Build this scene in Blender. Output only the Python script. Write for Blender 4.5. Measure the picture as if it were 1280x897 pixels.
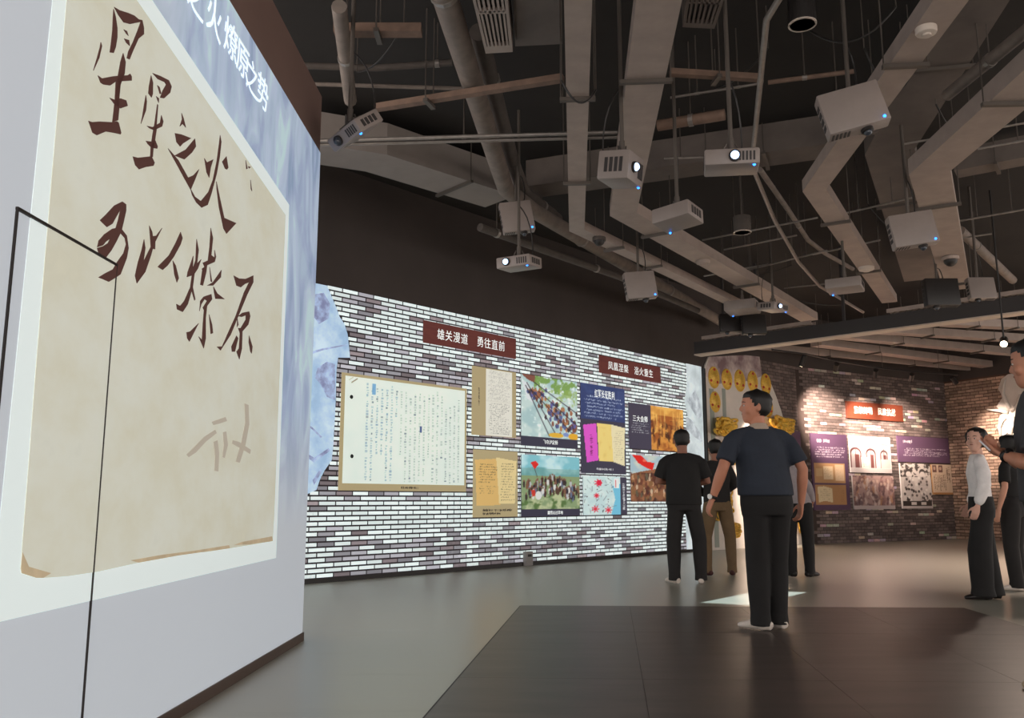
import bpy, bmesh, math, random
import numpy as np
from mathutils import Vector, Matrix

for o in list(bpy.data.objects):
    bpy.data.objects.remove(o)
S = bpy.context.scene
COL = S.collection
random.seed(7)
RNG = np.random.default_rng(11)

# ------------------------------------------------------------------ camera, world, exposure
FPX, CH = 1080.0, 0.93
PITCH = math.atan((625 - 448.5) / FPX)
cd = bpy.data.cameras.new('camera')
cd.sensor_width = 36.0
cd.lens = 36.0 * FPX / 1280.0
cd.clip_start = 0.05
cd.clip_end = 200
cam = bpy.data.objects.new('camera', cd)
COL.objects.link(cam)
cam.location = (0, 0, CH)
cam.rotation_euler = (math.pi / 2 + PITCH, 0, 0)
S.camera = cam
S.view_settings.view_transform = 'Standard'
S.view_settings.look = 'None'
S.view_settings.exposure = 0.78
S.view_settings.gamma = 1.0
S.view_settings.use_curve_mapping = False

world = bpy.data.worlds.new('world')
S.world = world
world.use_nodes = True
bg = world.node_tree.nodes['Background']
bg.inputs[0].default_value = (1.0, 0.92, 0.86, 1)
bg.inputs[1].default_value = 1.35

CEIL = 5.0
PROJ = 0.43          # brightness of the projected pictures


# ------------------------------------------------------------------ measuring helpers
def ray(px, py):
    F = Vector((0, math.cos(PITCH), math.sin(PITCH)))
    U = Vector((0, -math.sin(PITCH), math.cos(PITCH)))
    return F + (px - 640) / FPX * Vector((1, 0, 0)) - (py - 448.5) / FPX * U


def at_z(px, py, z=0.0):
    d = ray(px, py)
    return Vector((0, 0, CH)) + d * ((z - CH) / d.z)


def at_y(px, py, y):
    d = ray(px, py)
    return Vector((0, 0, CH)) + d * (y / d.y)


class Frame:
    """a wall: origin on the floor, x along it, y into it, z up"""
    def __init__(s, a, b):
        s.o = Vector((a[0], a[1], 0))
        s.t = (Vector((b[0], b[1], 0)) - s.o)
        s.len = s.t.length
        s.t.normalize()
        s.n = Vector((s.t.y, -s.t.x, 0))      # towards the room
        s.rz = math.atan2(s.t.y, s.t.x)

    def pt(s, u, v, off=0.0):
        return s.o + s.t * u + s.n * off + Vector((0, 0, v))

    def uv(s, px, py, off=0.0):
        d = ray(px, py)
        o = s.o + s.n * off
        c = Vector((0, 0, CH))
        p = c + d * ((o - c).dot(s.n) / d.dot(s.n))
        return ((p - o).dot(s.t), p.z)


# ------------------------------------------------------------------ materials
def lin(c):
    return tuple((x / 12.92 if x <= 0.04045 else ((x + 0.055) / 1.055) ** 2.4) for x in c)


def rgb(r, g, b):
    return lin((r / 255, g / 255, b / 255))


MATS = {}


def mat(name, col=(.5, .5, .5), rough=0.6, emit=0.0, metal=0.0, var=0.0, scale=8.0, stretch=(1, 1, 1),
        bump=0.0, source=None, spec=0.5, col2=None, coords='Object', detail=4.0, sampling=None):
    """principled material; var: noise variation; source: 'object' colour or 'attr' colour"""
    if name in MATS:
        return MATS[name]
    m = bpy.data.materials.new(name)
    m.use_nodes = True
    nt = m.node_tree
    b = nt.nodes['Principled BSDF']
    b.inputs['Roughness'].default_value = rough
    b.inputs['Metallic'].default_value = metal
    b.inputs['Specular IOR Level'].default_value = spec
    out = None
    if source == 'object':
        n = nt.nodes.new('ShaderNodeObjectInfo')
        out = n.outputs['Color']
    elif source == 'attr':
        n = nt.nodes.new('ShaderNodeVertexColor')
        n.layer_name = 'col'
        out = n.outputs['Color']
    else:
        n = nt.nodes.new('ShaderNodeRGB')
        n.outputs[0].default_value = (*col, 1)
        out = n.outputs[0]
    if var > 0 or col2 or bump > 0:
        tc = nt.nodes.new('ShaderNodeTexCoord')
        mp = nt.nodes.new('ShaderNodeMapping')
        mp.inputs['Scale'].default_value = stretch
        nt.links.new(tc.outputs[coords], mp.inputs[0])
        nz = nt.nodes.new('ShaderNodeTexNoise')
        nz.inputs['Scale'].default_value = scale
        nz.inputs['Detail'].default_value = detail
        nz.inputs['Roughness'].default_value = 0.6
        nt.links.new(mp.outputs[0], nz.inputs['Vector'])
        if col2:
            rm = nt.nodes.new('ShaderNodeMapRange')
            rm.inputs[1].default_value = 0.38
            rm.inputs[2].default_value = 0.62
            nt.links.new(nz.outputs[0], rm.inputs[0])
            mx = nt.nodes.new('ShaderNodeMix')
            mx.data_type = 'RGBA'
            nt.links.new(rm.outputs[0], mx.inputs[0])
            nt.links.new(out, mx.inputs[6])
            mx.inputs[7].default_value = (*col2, 1)
            out = mx.outputs[2]
        if var > 0:
            rm = nt.nodes.new('ShaderNodeMapRange')
            rm.inputs[1].default_value = 0.3
            rm.inputs[2].default_value = 0.7
            rm.inputs[3].default_value = 1 - var
            rm.inputs[4].default_value = 1 + var
            nt.links.new(nz.outputs[0], rm.inputs[0])
            mx = nt.nodes.new('ShaderNodeVectorMath')
            mx.operation = 'SCALE'
            nt.links.new(out, mx.inputs[0])
            nt.links.new(rm.outputs[0], mx.inputs['Scale'])
            out = mx.outputs[0]
        if bump > 0:
            bp = nt.nodes.new('ShaderNodeBump')
            bp.inputs['Strength'].default_value = bump
            bp.inputs['Distance'].default_value = 0.01
            nt.links.new(nz.outputs[0], bp.inputs['Height'])
            nt.links.new(bp.outputs[0], b.inputs['Normal'])
    nt.links.new(out, b.inputs['Base Color'])
    if emit > 0:
        nt.links.new(out, b.inputs['Emission Color'])
        b.inputs['Emission Strength'].default_value = emit
        if sampling:
            m.cycles.emission_sampling = sampling
    MATS[name] = m
    return m


# ------------------------------------------------------------------ objects
def tag(o, label=None, cat=None, group=None, kind=None):
    if label:
        o['label'] = label
    if cat:
        o['category'] = cat
    if group:
        o['group'] = group
    if kind:
        o['kind'] = kind
    return o


def thing(name, loc, label, cat, group=None, rz=0.0):
    o = bpy.data.objects.new(name, None)
    o.empty_display_size = 0.1
    COL.objects.link(o)
    o.location = loc
    o.rotation_euler = (0, 0, rz)
    return tag(o, label, cat, group)


def link(name, me, m, parent=None, loc=None, rz=0.0):
    o = bpy.data.objects.new(name, me)
    COL.objects.link(o)
    if m is not None and len(me.materials) == 0:
        me.materials.append(m)
    if parent is not None:
        o.parent = parent
    if loc is not None:
        o.location = loc
        o.rotation_euler = (0, 0, rz)
    return o


def pydata(name, v, f, smooth=False):
    me = bpy.data.meshes.new(name)
    me.from_pydata([tuple(p) for p in v], [], f)
    me.update()
    if smooth:
        me.shade_smooth()
    return me


BOXF = [(0, 3, 2, 1), (4, 5, 6, 7), (0, 1, 5, 4), (1, 2, 6, 5), (2, 3, 7, 6), (3, 0, 4, 7)]


class MB:
    """collects shapes, then links them as one mesh"""
    def __init__(s):
        s.v, s.f, s.sm = [], [], False

    def add(s, v, f):
        k = len(s.v)
        s.v += [tuple(p) for p in v]
        s.f += [tuple(i + k for i in q) for q in f]
        return s

    def box(s, x0, x1, y0, y1, z0, z1, M=None):
        v = [Vector(p) for p in ((x0, y0, z0), (x1, y0, z0), (x1, y1, z0), (x0, y1, z0),
                                 (x0, y0, z1), (x1, y0, z1), (x1, y1, z1), (x0, y1, z1))]
        if M:
            v = [M @ p for p in v]
        return s.add(v, BOXF)

    def bevbox(s, x0, x1, y0, y1, z0, z1, b=0.01, M=None, seg=2):
        bm = bmesh.new()
        bmesh.ops.create_cube(bm, size=1)
        for p in bm.verts:
            p.co = Vector(((x0 + x1) / 2 + p.co.x * (x1 - x0), (y0 + y1) / 2 + p.co.y * (y1 - y0), (z0 + z1) / 2 + p.co.z * (z1 - z0)))
        bmesh.ops.bevel(bm, geom=bm.edges[:], offset=b, segments=seg, affect='EDGES', profile=0.5)
        v = [(M @ p.co if M else p.co.copy()) for p in bm.verts]
        bm.verts.index_update()
        f = [[p.index for p in q.verts] for q in bm.faces]
        bm.free()
        return s.add(v, f)

    def tube(s, pts, r, n=10, ref=None, caps=True, M=None, closed=False):
        """swept tube; r: number, list of numbers or list of (rx, ry)"""
        pts = [Vector(p) for p in pts]
        k = len(pts)
        if not isinstance(r, (list, tuple)):
            r = [r] * k
        r = [(q, q) if not isinstance(q, (list, tuple)) else q for q in r]
        dirs = []
        for i in range(k):
            a = pts[max(i - 1, 0)]
            b = pts[min(i + 1, k - 1)]
            if 0 < i < k - 1:
                d = (pts[i] - a).normalized() + (b - pts[i]).normalized()
            else:
                d = b - a
            dirs.append(d.normalized())
        if ref is None:
            ref = Vector((1, 0, 0)) if abs(dirs[0].x) < 0.9 else Vector((0, 1, 0))
        x = Vector(ref)
        v, f = [], []
        for i in range(k):
            d = dirs[i]
            x = (x - d * x.dot(d))
            if x.length < 1e-5:
                x = d.orthogonal()
            x.normalize()
            y = d.cross(x)
            for j in range(n):
                a = 2 * math.pi * j / n
                p = pts[i] + x * (math.cos(a) * r[i][0]) + y * (math.sin(a) * r[i][1])
                v.append(M @ p if M else p)
        for i in range(k - 1):
            for j in range(n):
                j2 = (j + 1) % n
                f.append((i * n + j, i * n + j2, (i + 1) * n + j2, (i + 1) * n + j))
        if caps:
            f.append(tuple(reversed(range(n))))
            f.append(tuple((k - 1) * n + j for j in range(n)))
        return s.add(v, f)

    def ball(s, c, rx, ry, rz, n=14, m=9, M=None):
        c = Vector(c)
        v, f = [], []
        for i in range(1, m):
            t = math.pi * i / m
            for j in range(n):
                a = 2 * math.pi * j / n
                p = Vector((math.sin(t) * math.cos(a) * rx, math.sin(t) * math.sin(a) * ry, math.cos(t) * rz))
                v.append(c + (M @ p if M else p))
        top = len(v)
        pz = Vector((0, 0, rz))
        v.append(c + (M @ pz if M else pz))
        v.append(c - (M @ pz if M else pz))
        for i in range(m - 2):
            for j in range(n):
                j2 = (j + 1) % n
                f.append((i * n + j, (i + 1) * n + j, (i + 1) * n + j2, i * n + j2))
        for j in range(n):
            j2 = (j + 1) % n
            f.append((top, j, j2))
            f.append((top + 1, (m - 2) * n + j2, (m - 2) * n + j))
        return s.add(v, f)

    def slab(s, poly, y0, y1):
        """polygon in x,z extruded from y0 to y1"""
        a = sum(poly[i][0] * poly[(i + 1) % len(poly)][1] - poly[(i + 1) % len(poly)][0] * poly[i][1] for i in range(len(poly)))
        if a < 0:
            poly = poly[::-1]
        n = len(poly)
        v = [(x, y0, z) for x, z in poly] + [(x, y1, z) for x, z in poly]
        f = [tuple(range(n)), tuple(reversed(range(n, 2 * n)))]
        f += [((i + 1) % n, i, n + i, n + (i + 1) % n) for i in range(n)]
        return s.add(v, f)

    def mesh(s, name, smooth=False):
        return pydata(name, s.v, s.f, smooth)

    def build(s, name, m, parent=None, loc=None, rz=0.0, smooth=False):
        return link(name, s.mesh(name, smooth), m, parent, loc, rz)


def struct(o):
    o['kind'] = 'structure'
    return o


def auto_smooth(o, ang=40):
    me = o.data
    me.shade_smooth()
    bm = bmesh.new()
    bm.from_mesh(me)
    for e in bm.edges:
        if len(e.link_faces) == 2 and e.calc_face_angle(0) > math.radians(ang):
            e.smooth = False
    bm.to_mesh(me)
    bm.free()
    return o


def text_mesh(body, size, depth=0.002, bold=0.0, align='CENTER', spacing=1.0):
    c = bpy.data.curves.new('lettering', 'FONT')
    c.body = body
    c.size = size
    c.extrude = depth
    c.offset = bold
    c.align_x = align
    c.align_y = 'CENTER'
    c.space_character = spacing
    c.resolution_u = 3
    o = bpy.data.objects.new('lettering', c)
    COL.objects.link(o)
    dg = bpy.context.evaluated_depsgraph_get()
    me = bpy.data.meshes.new_from_object(o.evaluated_get(dg))
    bpy.data.objects.remove(o)
    bpy.data.curves.remove(c)
    # stand it up: x along, z up, facing -y
    me.transform(Matrix.Rotation(math.pi / 2, 4, 'X'))
    return me


# ------------------------------------------------------------------ painted prints
class Canvas:
    def __init__(s, w, h, col=(1, 1, 1)):
        s.w, s.h = w, h
        s.a = np.ones((h, w, 3)) * np.array(col) / 255.0
        s.X, s.Y = np.meshgrid((np.arange(w) + .5) / w, (np.arange(h) + .5) / h)

    def put(s, m, col, al=1.0):
        c = np.array(col) / 255.0
        m = (m * al)[..., None]
        s.a = s.a * (1 - m) + c * m

    def rect(s, x0, y0, x1, y1, col, al=1.0):
        s.put(((s.X >= x0) & (s.X <= x1) & (s.Y >= y0) & (s.Y <= y1)).astype(float), col, al)

    def ell(s, cx, cy, rx, ry, col, al=1.0, rot=0.0):
        c, n = math.cos(rot), math.sin(rot)
        dx, dy = s.X - cx, s.Y - cy
        u, v = (dx * c + dy * n) / rx, (-dx * n + dy * c) / ry
        s.put(np.clip((1.15 - (u * u + v * v)) * 4, 0, 1), col, al)

    def line(s, x0, y0, x1, y1, wd, col, al=1.0):
        asp = s.h / s.w
        ax, ay, bx, by = x0, y0 * asp, x1, y1 * asp
        px, py = s.X, s.Y * asp
        L = max((bx - ax) ** 2 + (by - ay) ** 2, 1e-9)
        t = np.clip(((px - ax) * (bx - ax) + (py - ay) * (by - ay)) / L, 0, 1)
        d = np.hypot(px - ax - t * (bx - ax), py - ay - t * (by - ay))
        s.put(np.clip((wd / 2 - d) * s.w + .5, 0, 1), col, al)

    def poly(s, pts, col, al=1.0):
        m = np.zeros_like(s.X, bool)
        n = len(pts)
        for i in range(n):
            x0, y0 = pts[i]
            x1, y1 = pts[(i + 1) % n]
            if y0 == y1:
                continue
            c = ((y0 > s.Y) != (y1 > s.Y)) & (s.X < (x1 - x0) * (s.Y - y0) / (y1 - y0) + x0)
            m ^= c
        s.put(m.astype(float), col, al)

    def noise(s, n, seed=0):
        r = np.random.default_rng(seed)
        tot = np.zeros_like(s.X)
        amp = 1.0
        for k in range(3):
            gx, gy = n * 2 ** k + 2, int(n * 2 ** k * s.h / s.w) + 2
            g = r.random((gy + 1, gx + 1))
            x, y = s.X * (gx - 1), s.Y * (gy - 1)
            i, j = x.astype(int), y.astype(int)
            fx, fy = x - i, y - j
            tot += amp * (g[j, i] * (1 - fx) * (1 - fy) + g[j, i + 1] * fx * (1 - fy) + g[j + 1, i] * (1 - fx) * fy + g[j + 1, i + 1] * fx * fy)
            amp *= .55
        tot -= tot.min()
        return tot / tot.max()

    def wash(s, n, seed, lo, hi, col, x0=0, y0=0, x1=1, y1=1, al=1.0):
        m = np.clip((s.noise(n, seed) - lo) / (hi - lo), 0, 1)
        m *= (s.X >= x0) & (s.X <= x1) & (s.Y >= y0) & (s.Y <= y1)
        s.put(m, col, al)

    def script(s, x0, y0, x1, y1, rows, col, vertical=False, fill=.8, al=.8, seed=1, thick=.45):
        """rows of tiny unreadable marks"""
        r = random.Random(seed)
        for k in range(rows):
            a = (y0 + (y1 - y0) * (k + .5) / rows) if not vertical else (x0 + (x1 - x0) * (k + .5) / rows)
            st = (y1 - y0) / rows if not vertical else (x1 - x0) / rows
            b, e = (x0, x1) if not vertical else (y0, y1)
            p = b + (r.random() * .06 if k else .08) * (e - b)
            ln = (e - b) * (.012 if not vertical else .012)
            end = e - (e - b) * (r.random() ** 3) * .4
            while p < end:
                q = p + ln * r.uniform(.7, 1.9)
                if r.random() < fill:
                    jit = st * r.uniform(-.12, .12)
                    hw = st * thick * r.uniform(.5, 1) / 2
                    if vertical:
                        s.rect(a + jit - hw, p, a + jit + hw, min(q, end), col, al * r.uniform(.5, 1))
                    else:
                        s.rect(p, a + jit - hw, min(q, end), a + jit + hw, col, al * r.uniform(.5, 1))
                p = q + ln * r.uniform(.2, .6)

    def mesh(s, name, W, H):
        """a flat print W x H metres in x,z, lower left corner at 0,0, facing -y"""
        w, h = s.w, s.h
        xs = np.linspace(0, W, w)
        zs = np.linspace(H, 0, h)
        vx, vz = np.meshgrid(xs, zs)
        co = np.stack([vx, np.zeros_like(vx), vz], -1).reshape(-1, 3)
        idx = np.arange(w * h).reshape(h, w)
        q = np.stack([idx[1:, :-1], idx[1:, 1:], idx[:-1, 1:], idx[:-1, :-1]], -1).reshape(-1, 4)
        me = bpy.data.meshes.new(name)
        me.vertices.add(len(co))
        me.vertices.foreach_set('co', co.ravel())
        me.loops.add(q.size)
        me.loops.foreach_set('vertex_index', q.ravel())
        me.polygons.add(len(q))
        me.polygons.foreach_set('loop_start', np.arange(0, q.size, 4))
        me.update(calc_edges=True)
        a = np.clip(s.a, 0, 1)
        a = np.where(a <= .04045, a / 12.92, ((a + .055) / 1.055) ** 2.4)
        at = me.color_attributes.new('col', 'FLOAT_COLOR', 'POINT')
        at.data.foreach_set('color', np.concatenate([a.reshape(-1, 3), np.ones((w * h, 1))], 1).ravel())
        return me


# ------------------------------------------------------------------ the setting
LEFT = Frame((-1.549, -1.5), (-1.414, 6.030))
BACK = Frame((-2.362, 9.951), (3.674, 16.58))
ARTW = Frame((3.674, 16.58), (6.25, 18.90))
RIGHT = Frame((6.25, 18.90), (10.86, 21.55))
FARR = Frame((10.86, 21.55), (14.6, 13.8))
HB = 3.485            # height of the projected bricks
HR = 3.86

M_dark = mat('dark_paint', rgb(70, 62, 59), .85, var=.10, scale=1.5)
M_ceil = mat('ceiling_black', rgb(40, 36, 34), .9, var=.15, scale=2)
M_brown = mat('brown_paint', rgb(112, 88, 80), .75, var=.05, scale=2)
M_black = mat('black_trim', rgb(38, 34, 33), .45)
M_floor = mat('grey_vinyl_floor', rgb(176, 172, 158), .30, var=.16, scale=2.2, stretch=(.35, 2.2, 1), bump=.015, col2=rgb(160, 157, 146), detail=6)
M_sheet = mat('dark_vinyl_sheet', rgb(88, 76, 71), .40, var=.24, scale=2.6, stretch=(.5, 2.4, 1), source='object', detail=7)

fl = struct(MB().box(-7, 17, -4, 25, -.12, 0).build('floor', M_floor))
ce = struct(MB().box(-7, 17, -4, 25, CEIL, CEIL + .12).build('ceiling', M_ceil))

# dark vinyl laid into the floor: sheets with thin joints
c0, c1 = at_z(651, 757), at_z(1205, 760)
ex = (c1 - c0)
nx = 4
ex.normalize()
ey = (at_z(531, 897) - c0).normalized()
wid = (c1 - c0).length / nx
inl = struct(MB().add([c0 - ex * .01 - ey * .01, c0 + ex * (wid * nx + .01) - ey * .01, c0 + ex * (wid * nx + .01) + ey * 9.4, c0 - ex * .01 + ey * 9.4],
                      [(3, 2, 1, 0)]).build('floor_inlay', mat('joint_dark', rgb(52, 45, 42), .6)))
inl.location.z = 0.0015
rows = [0, 1.55, 3.2, 4.85, 6.5, 8.15, 9.4]
for i in range(nx):
    for j in range(6):
        a, b = i * wid + .0012, (i + 1) * wid - .0012
        p, q = rows[j] + .0012, rows[j + 1] - .0012
        cs = [c0 + ex * a + ey * p, c0 + ex * b + ey * p, c0 + ex * b + ey * q, c0 + ex * a + ey * q]
        m = MB()
        m.add([v + Vector((0, 0, .0005)) for v in cs[::-1]] + [v + Vector((0, 0, .004)) for v in cs[::-1]], BOXF)
        o = m.build('vinyl_sheet', M_sheet, inl)
        k = random.uniform(.94, 1.06)
        o.color = (*[c * k for c in rgb(84, 73, 68)], 1)


# --- left wall: a partition that carries a projected calligraphy
Lh = 3.89
wl = struct(MB().box(0, LEFT.len, 0, .25, 0, Lh).build('wall_left', M_brown, loc=LEFT.o, rz=LEFT.rz))
PT = 3.45

def wash_mat():
    m = bpy.data.materials.new('projected_watercolour')
    m.use_nodes = True
    nt = m.node_tree
    b = nt.nodes['Principled BSDF']
    b.inputs['Roughness'].default_value = .8
    tc = nt.nodes.new('ShaderNodeTexCoord')
    sep = nt.nodes.new('ShaderNodeSeparateXYZ')
    nt.links.new(tc.outputs['Object'], sep.inputs[0])
    mp = nt.nodes.new('ShaderNodeMapping')
    mp.inputs['Scale'].default_value = (2.2, 1, .8)
    nt.links.new(tc.outputs['Object'], mp.inputs[0])
    n1 = nt.nodes.new('ShaderNodeTexNoise')
    n1.inputs['Scale'].default_value = 1.6
    n1.inputs['Detail'].default_value = 5
    n1.inputs['Distortion'].default_value = 1.2
    nt.links.new(mp.outputs[0], n1.inputs['Vector'])
    cr = nt.nodes.new('ShaderNodeValToRGB')
    e = cr.color_ramp.elements
    e[0].position, e[0].color = .34, (*rgb(140, 162, 192), 1)
    e[1].position, e[1].color = .66, (*rgb(190, 216, 224), 1)
    for p, c in ((.44, rgb(160, 176, 206)), (.5, rgb(170, 190, 212)), (.57, rgb(180, 196, 220))):
        x = e.new(p)
        x.color = (*c, 1)
    nt.links.new(n1.outputs[0], cr.inputs[0])
    # the picture's plain lower field
    c2 = nt.nodes.new('ShaderNodeValToRGB')
    e = c2.color_ramp.elements
    for q in e:
        q.color = (*rgb(190, 197, 205), 1)
    dv = nt.nodes.new('ShaderNodeMath')
    dv.operation = 'DIVIDE'
    dv.inputs[1].default_value = LEFT.len
    nt.links.new(sep.outputs[0], dv.inputs[0])
    nt.links.new(dv.outputs[0], c2.inputs[0])
    mr = nt.nodes.new('ShaderNodeMapRange')
    mr.inputs[1].default_value = .75
    mr.inputs[2].default_value = 1.5
    nt.links.new(sep.outputs[2], mr.inputs[0])
    # left of the sheet stays plain
    m2 = nt.nodes.new('ShaderNodeMapRange')
    m2.inputs[1].default_value = 4.3
    m2.inputs[2].default_value = 5.2
    nt.links.new(sep.outputs[0], m2.inputs[0])
    mu = nt.nodes.new('ShaderNodeMath')
    mu.operation = 'MULTIPLY'
    nt.links.new(mr.outputs[0], mu.inputs[0])
    nt.links.new(m2.outputs[0], mu.inputs[1])
    mx = nt.nodes.new('ShaderNodeMix')
    mx.data_type = 'RGBA'
    nt.links.new(mu.outputs[0], mx.inputs[0])
    nt.links.new(c2.outputs[0], mx.inputs[6])
    nt.links.new(cr.outputs[0], mx.inputs[7])
    nt.links.new(mx.outputs[2], b.inputs['Base Color'])
    nt.links.new(mx.outputs[2], b.inputs['Emission Color'])
    b.inputs['Emission Strength'].default_value = PROJ * .62
    return m

def on_left(poly):
    return [LEFT.uv(*p) for p in poly]

scr = MB().slab([(0, .05), (LEFT.len - .004, .05), (LEFT.len - .004, PT), (0, PT)], -.006, 0).build('projected_picture', wash_mat(), wl)
scr['label'] = 'pale blue watercolour projection on the wall'
M_frame = mat('projected_white', rgb(226, 238, 238), .8, emit=PROJ * .62)
M_paper = mat('projected_paper', rgb(206, 208, 196), .8, emit=PROJ * .74, var=.10, scale=2.3, stretch=(1, 1, 1.4), col2=rgb(190, 189, 172), detail=10)
M_stain = mat('paper_stain', rgb(190, 172, 142), .8, emit=PROJ * .55, var=.15, scale=9, detail=8)
M_ink = mat('projected_ink', rgb(88, 56, 50), .8, emit=.15)
M_faint = mat('projected_faint_ink', rgb(180, 172, 158), .8, emit=.27)
MB().slab(on_left([(79.5, -161), (360, 256), (343.5, 697), (-16.7, 779.8)]), -.008, -.005).build('white_border', M_frame, wl)
MB().slab(on_left([(89.3, -112.8), (355, 268.5), (349, 430), (341, 640), (339, 676), (310, 681), (285, 685), (260, 689), (239, 691), (200, 697), (170, 703),
                   (120, 714), (80, 720), (50, 722), (42, 722), (23, 716), (22, 710), (42, 450)]), -.010, -.007).build('paper_sheet', M_paper, wl)
# browned, torn lower edge and old stains of the sheet
for pl in ([(339, 676), (338, 670), (300, 677), (290, 681), (310, 680)], [(285, 685), (284, 681), (240, 688), (200, 693), (160, 700), (170, 703), (220, 694)],
           [(22, 710), (24, 690), (32, 708), (60, 716), (50, 722), (42, 722), (23, 716)], 
           ):
    MB().slab(on_left(pl), -.0105, -.009).build('paper_stain', M_stain, wl)

Z = {'A': (100, 0, 7.477), 'B': (100, 80, 6.407), 'C': (195, 130, 5.277), 'D': (100, 235, 6.407), 'E': (205, 270, 4.721)}
STROKES = [
 ('A', [(285,85),(305,160),(320,260),(320,350),(305,440),(285,495),(250,490),(262,400),(275,280),(280,160)]),
 ('A', [(290,65),(340,95),(420,120),(480,145),(520,180),(555,188),(570,260),(570,320),(520,360),(470,470),(435,555),(410,545),(425,480),(470,390),(510,290),(540,205),(440,225),(380,210),(330,140)]),
 ('A', [(380,275),(410,290),(425,335),(405,315)]), ('A', [(385,360),(430,375),(438,430),(405,400)]),
 ('A', [(165,395),(175,430),(150,540),(95,660),(130,540),(155,450)]),
 ('A', [(375,497),(398,580),(388,690),(350,790),(340,890),(300,890),(315,780),(330,690),(350,580)]),
 ('B', [(285,80),(330,70),(300,140),(290,270),(290,350),(280,450),(235,465),(245,380),(255,280),(262,150)]),
 ('B', [(118,92),(150,115),(240,98),(300,92),(360,90),(378,78),(390,100),(390,133),(310,138),(255,145),(215,172),(165,165),(140,150)]),
 ('B', [(212,270),(250,285),(300,275),(345,290),(358,335),(300,355),(258,330)]),
 ('B', [(42,455),(70,465),(130,460),(230,465),(270,458),(285,470),(305,550),(300,563),(240,550),(180,540),(110,570),(75,550)]),
 ('B', [(547,92),(562,150),(560,240),(550,268),(525,235),(530,180)]),
 ('B', [(558,72),(620,95),(690,130),(712,180),(700,230),(650,275),(620,270),(640,215),(668,165),(655,145),(600,120)]),
 ('B', [(597,170),(615,185),(628,235),(618,240)]), ('B', [(588,258),(610,275),(608,310)]),
 ('B', [(505,250),(512,300),(505,370),(465,478),(480,400),(492,320)]),
 ('B', [(598,320),(603,330),(592,470),(590,530),(578,610),(565,680),(560,745),(540,745),(545,660),(560,560),(575,480)]),
 ('B', [(513,495),(560,505),(620,470),(630,410),(645,460),(635,500),(570,530),(535,515)]),
 ('B', [(505,615),(545,620),(580,612),(600,660),(595,678),(550,670),(520,640)]),
 ('B', [(400,740),(440,750),(550,738),(575,790),(565,815),(500,825),(450,843),(420,810)]),
 ('C', [(152,60),(165,95),(180,155),(158,130),(140,148),(155,100)]),
 ('C', [(108,192),(150,200),(215,225),(160,260),(142,280),(118,250)]),
 ('C', [(240,228),(247,280),(220,320),(170,365),(130,350),(105,340),(180,300)]),
 ('C', [(62,293),(100,335),(130,370),(195,485),(230,470),(268,430),(240,500),(212,565),(170,490),(110,380)]),
 ('C', [(212,560),(240,610),(280,640),(330,580),(360,500),(385,380),(400,270),(408,205),(416,250),(405,350),(385,460),(350,590),(325,665),(285,683),(250,650),(222,600)]),
 ('C', [(303,357),(320,385),(362,365),(345,420),(335,485),(318,450)]),
 ('C', [(422,380),(450,345),(462,420),(452,432),(440,425)]),
 ('C', [(383,510),(400,590),(435,750),(515,785),(450,855),(430,820),(400,680),(385,560)]),
 ('C', [(578,370),(590,425),(582,430)]), ('C', [(595,410),(612,415),(600,425)]), ('C', [(610,500),(620,575),(612,560)]),
 ('D', [(135,258),(180,215),(250,140),(315,108),(345,130),(345,180),(325,270),(310,330),(350,380),(365,480),(350,560),(300,690),(255,720),(205,750),(160,730),(122,715),(180,680),(240,650),(275,590),(325,520),(345,450),(335,400),(300,360),(265,430),(225,500),(175,565),(130,540),(112,480),(160,465),(200,440),(215,405),(180,430),(158,458),(113,473),(125,420),(170,370),(235,325),(262,320),(280,260),(300,170),(265,230),(235,285),(190,312)]),
 ('D', [(490,410),(500,480),(485,590),(520,520),(545,470),(540,400),(532,300),(555,350),(560,385),(590,380),(635,320),(600,390),(580,430),(578,490),(560,485),(545,540),(500,670),(432,762),(418,700),(440,600),(470,500)]),
 ('D', [(785,352),(800,400),(785,450),(730,550),(680,620),(640,655),(600,630),(640,590),(690,540),(740,450)]),
 ('D', [(722,580),(745,620),(770,720),(755,755),(735,690)]),
 ('E', [(178,135),(190,200),(180,280),(205,255),(185,310),(165,340),(155,420),(170,490),(165,498),(148,440),(125,520),(95,565),(62,550),(58,518),(80,530),(105,500),(140,420),(150,350),(120,360),(125,330),(158,235),(155,310),(172,260),(175,190)]),
 ('E', [(262,70),(275,130),(265,230),(285,245),(285,200),(293,240),(285,270),(240,290),(235,330),(215,410),(200,405),(212,320),(210,310),(225,300),(215,275),(245,262),(255,180)]),
 ('E', [(325,318),(322,360),(275,410),(240,410),(275,390)]), ('E', [(278,415),(300,455),(345,490),(290,488),(282,450)]), ('E', [(255,300),(270,390),(262,385)]),
 ('E', [(200,500),(220,475),(265,460),(270,490),(240,530),(232,600),(232,720),(220,780),(190,710),(210,730),(215,640),(222,555),(215,540),(240,500),(225,490),(205,520),(195,560)]),
 ('E', [(118,685),(140,680),(190,632),(160,690),(135,740),(122,720)]), ('E', [(252,580),(270,640),(275,690),(262,695)]),
 ('E', [(398,350),(430,368),(470,370),(515,350),(515,390),(480,460),(430,580),(380,700),(320,792),(298,770),(330,768),(360,700),(410,590),(460,450),(490,390),(465,400),(440,420),(415,410)]),
 ('E', [(425,590),(450,570),(490,562),(497,590),(485,640),(450,680),(447,780),(432,845),(415,800),(430,780),(435,690),(425,660),(440,660),(470,610),(470,585),(445,595)]),
 ('E', [(420,600),(426,640),(418,655)]), ('E', [(415,705),(425,720),(405,800),(388,800),(385,770)]), ('E', [(490,705),(510,770),(505,810),(498,800),(488,745)]),
]
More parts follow.
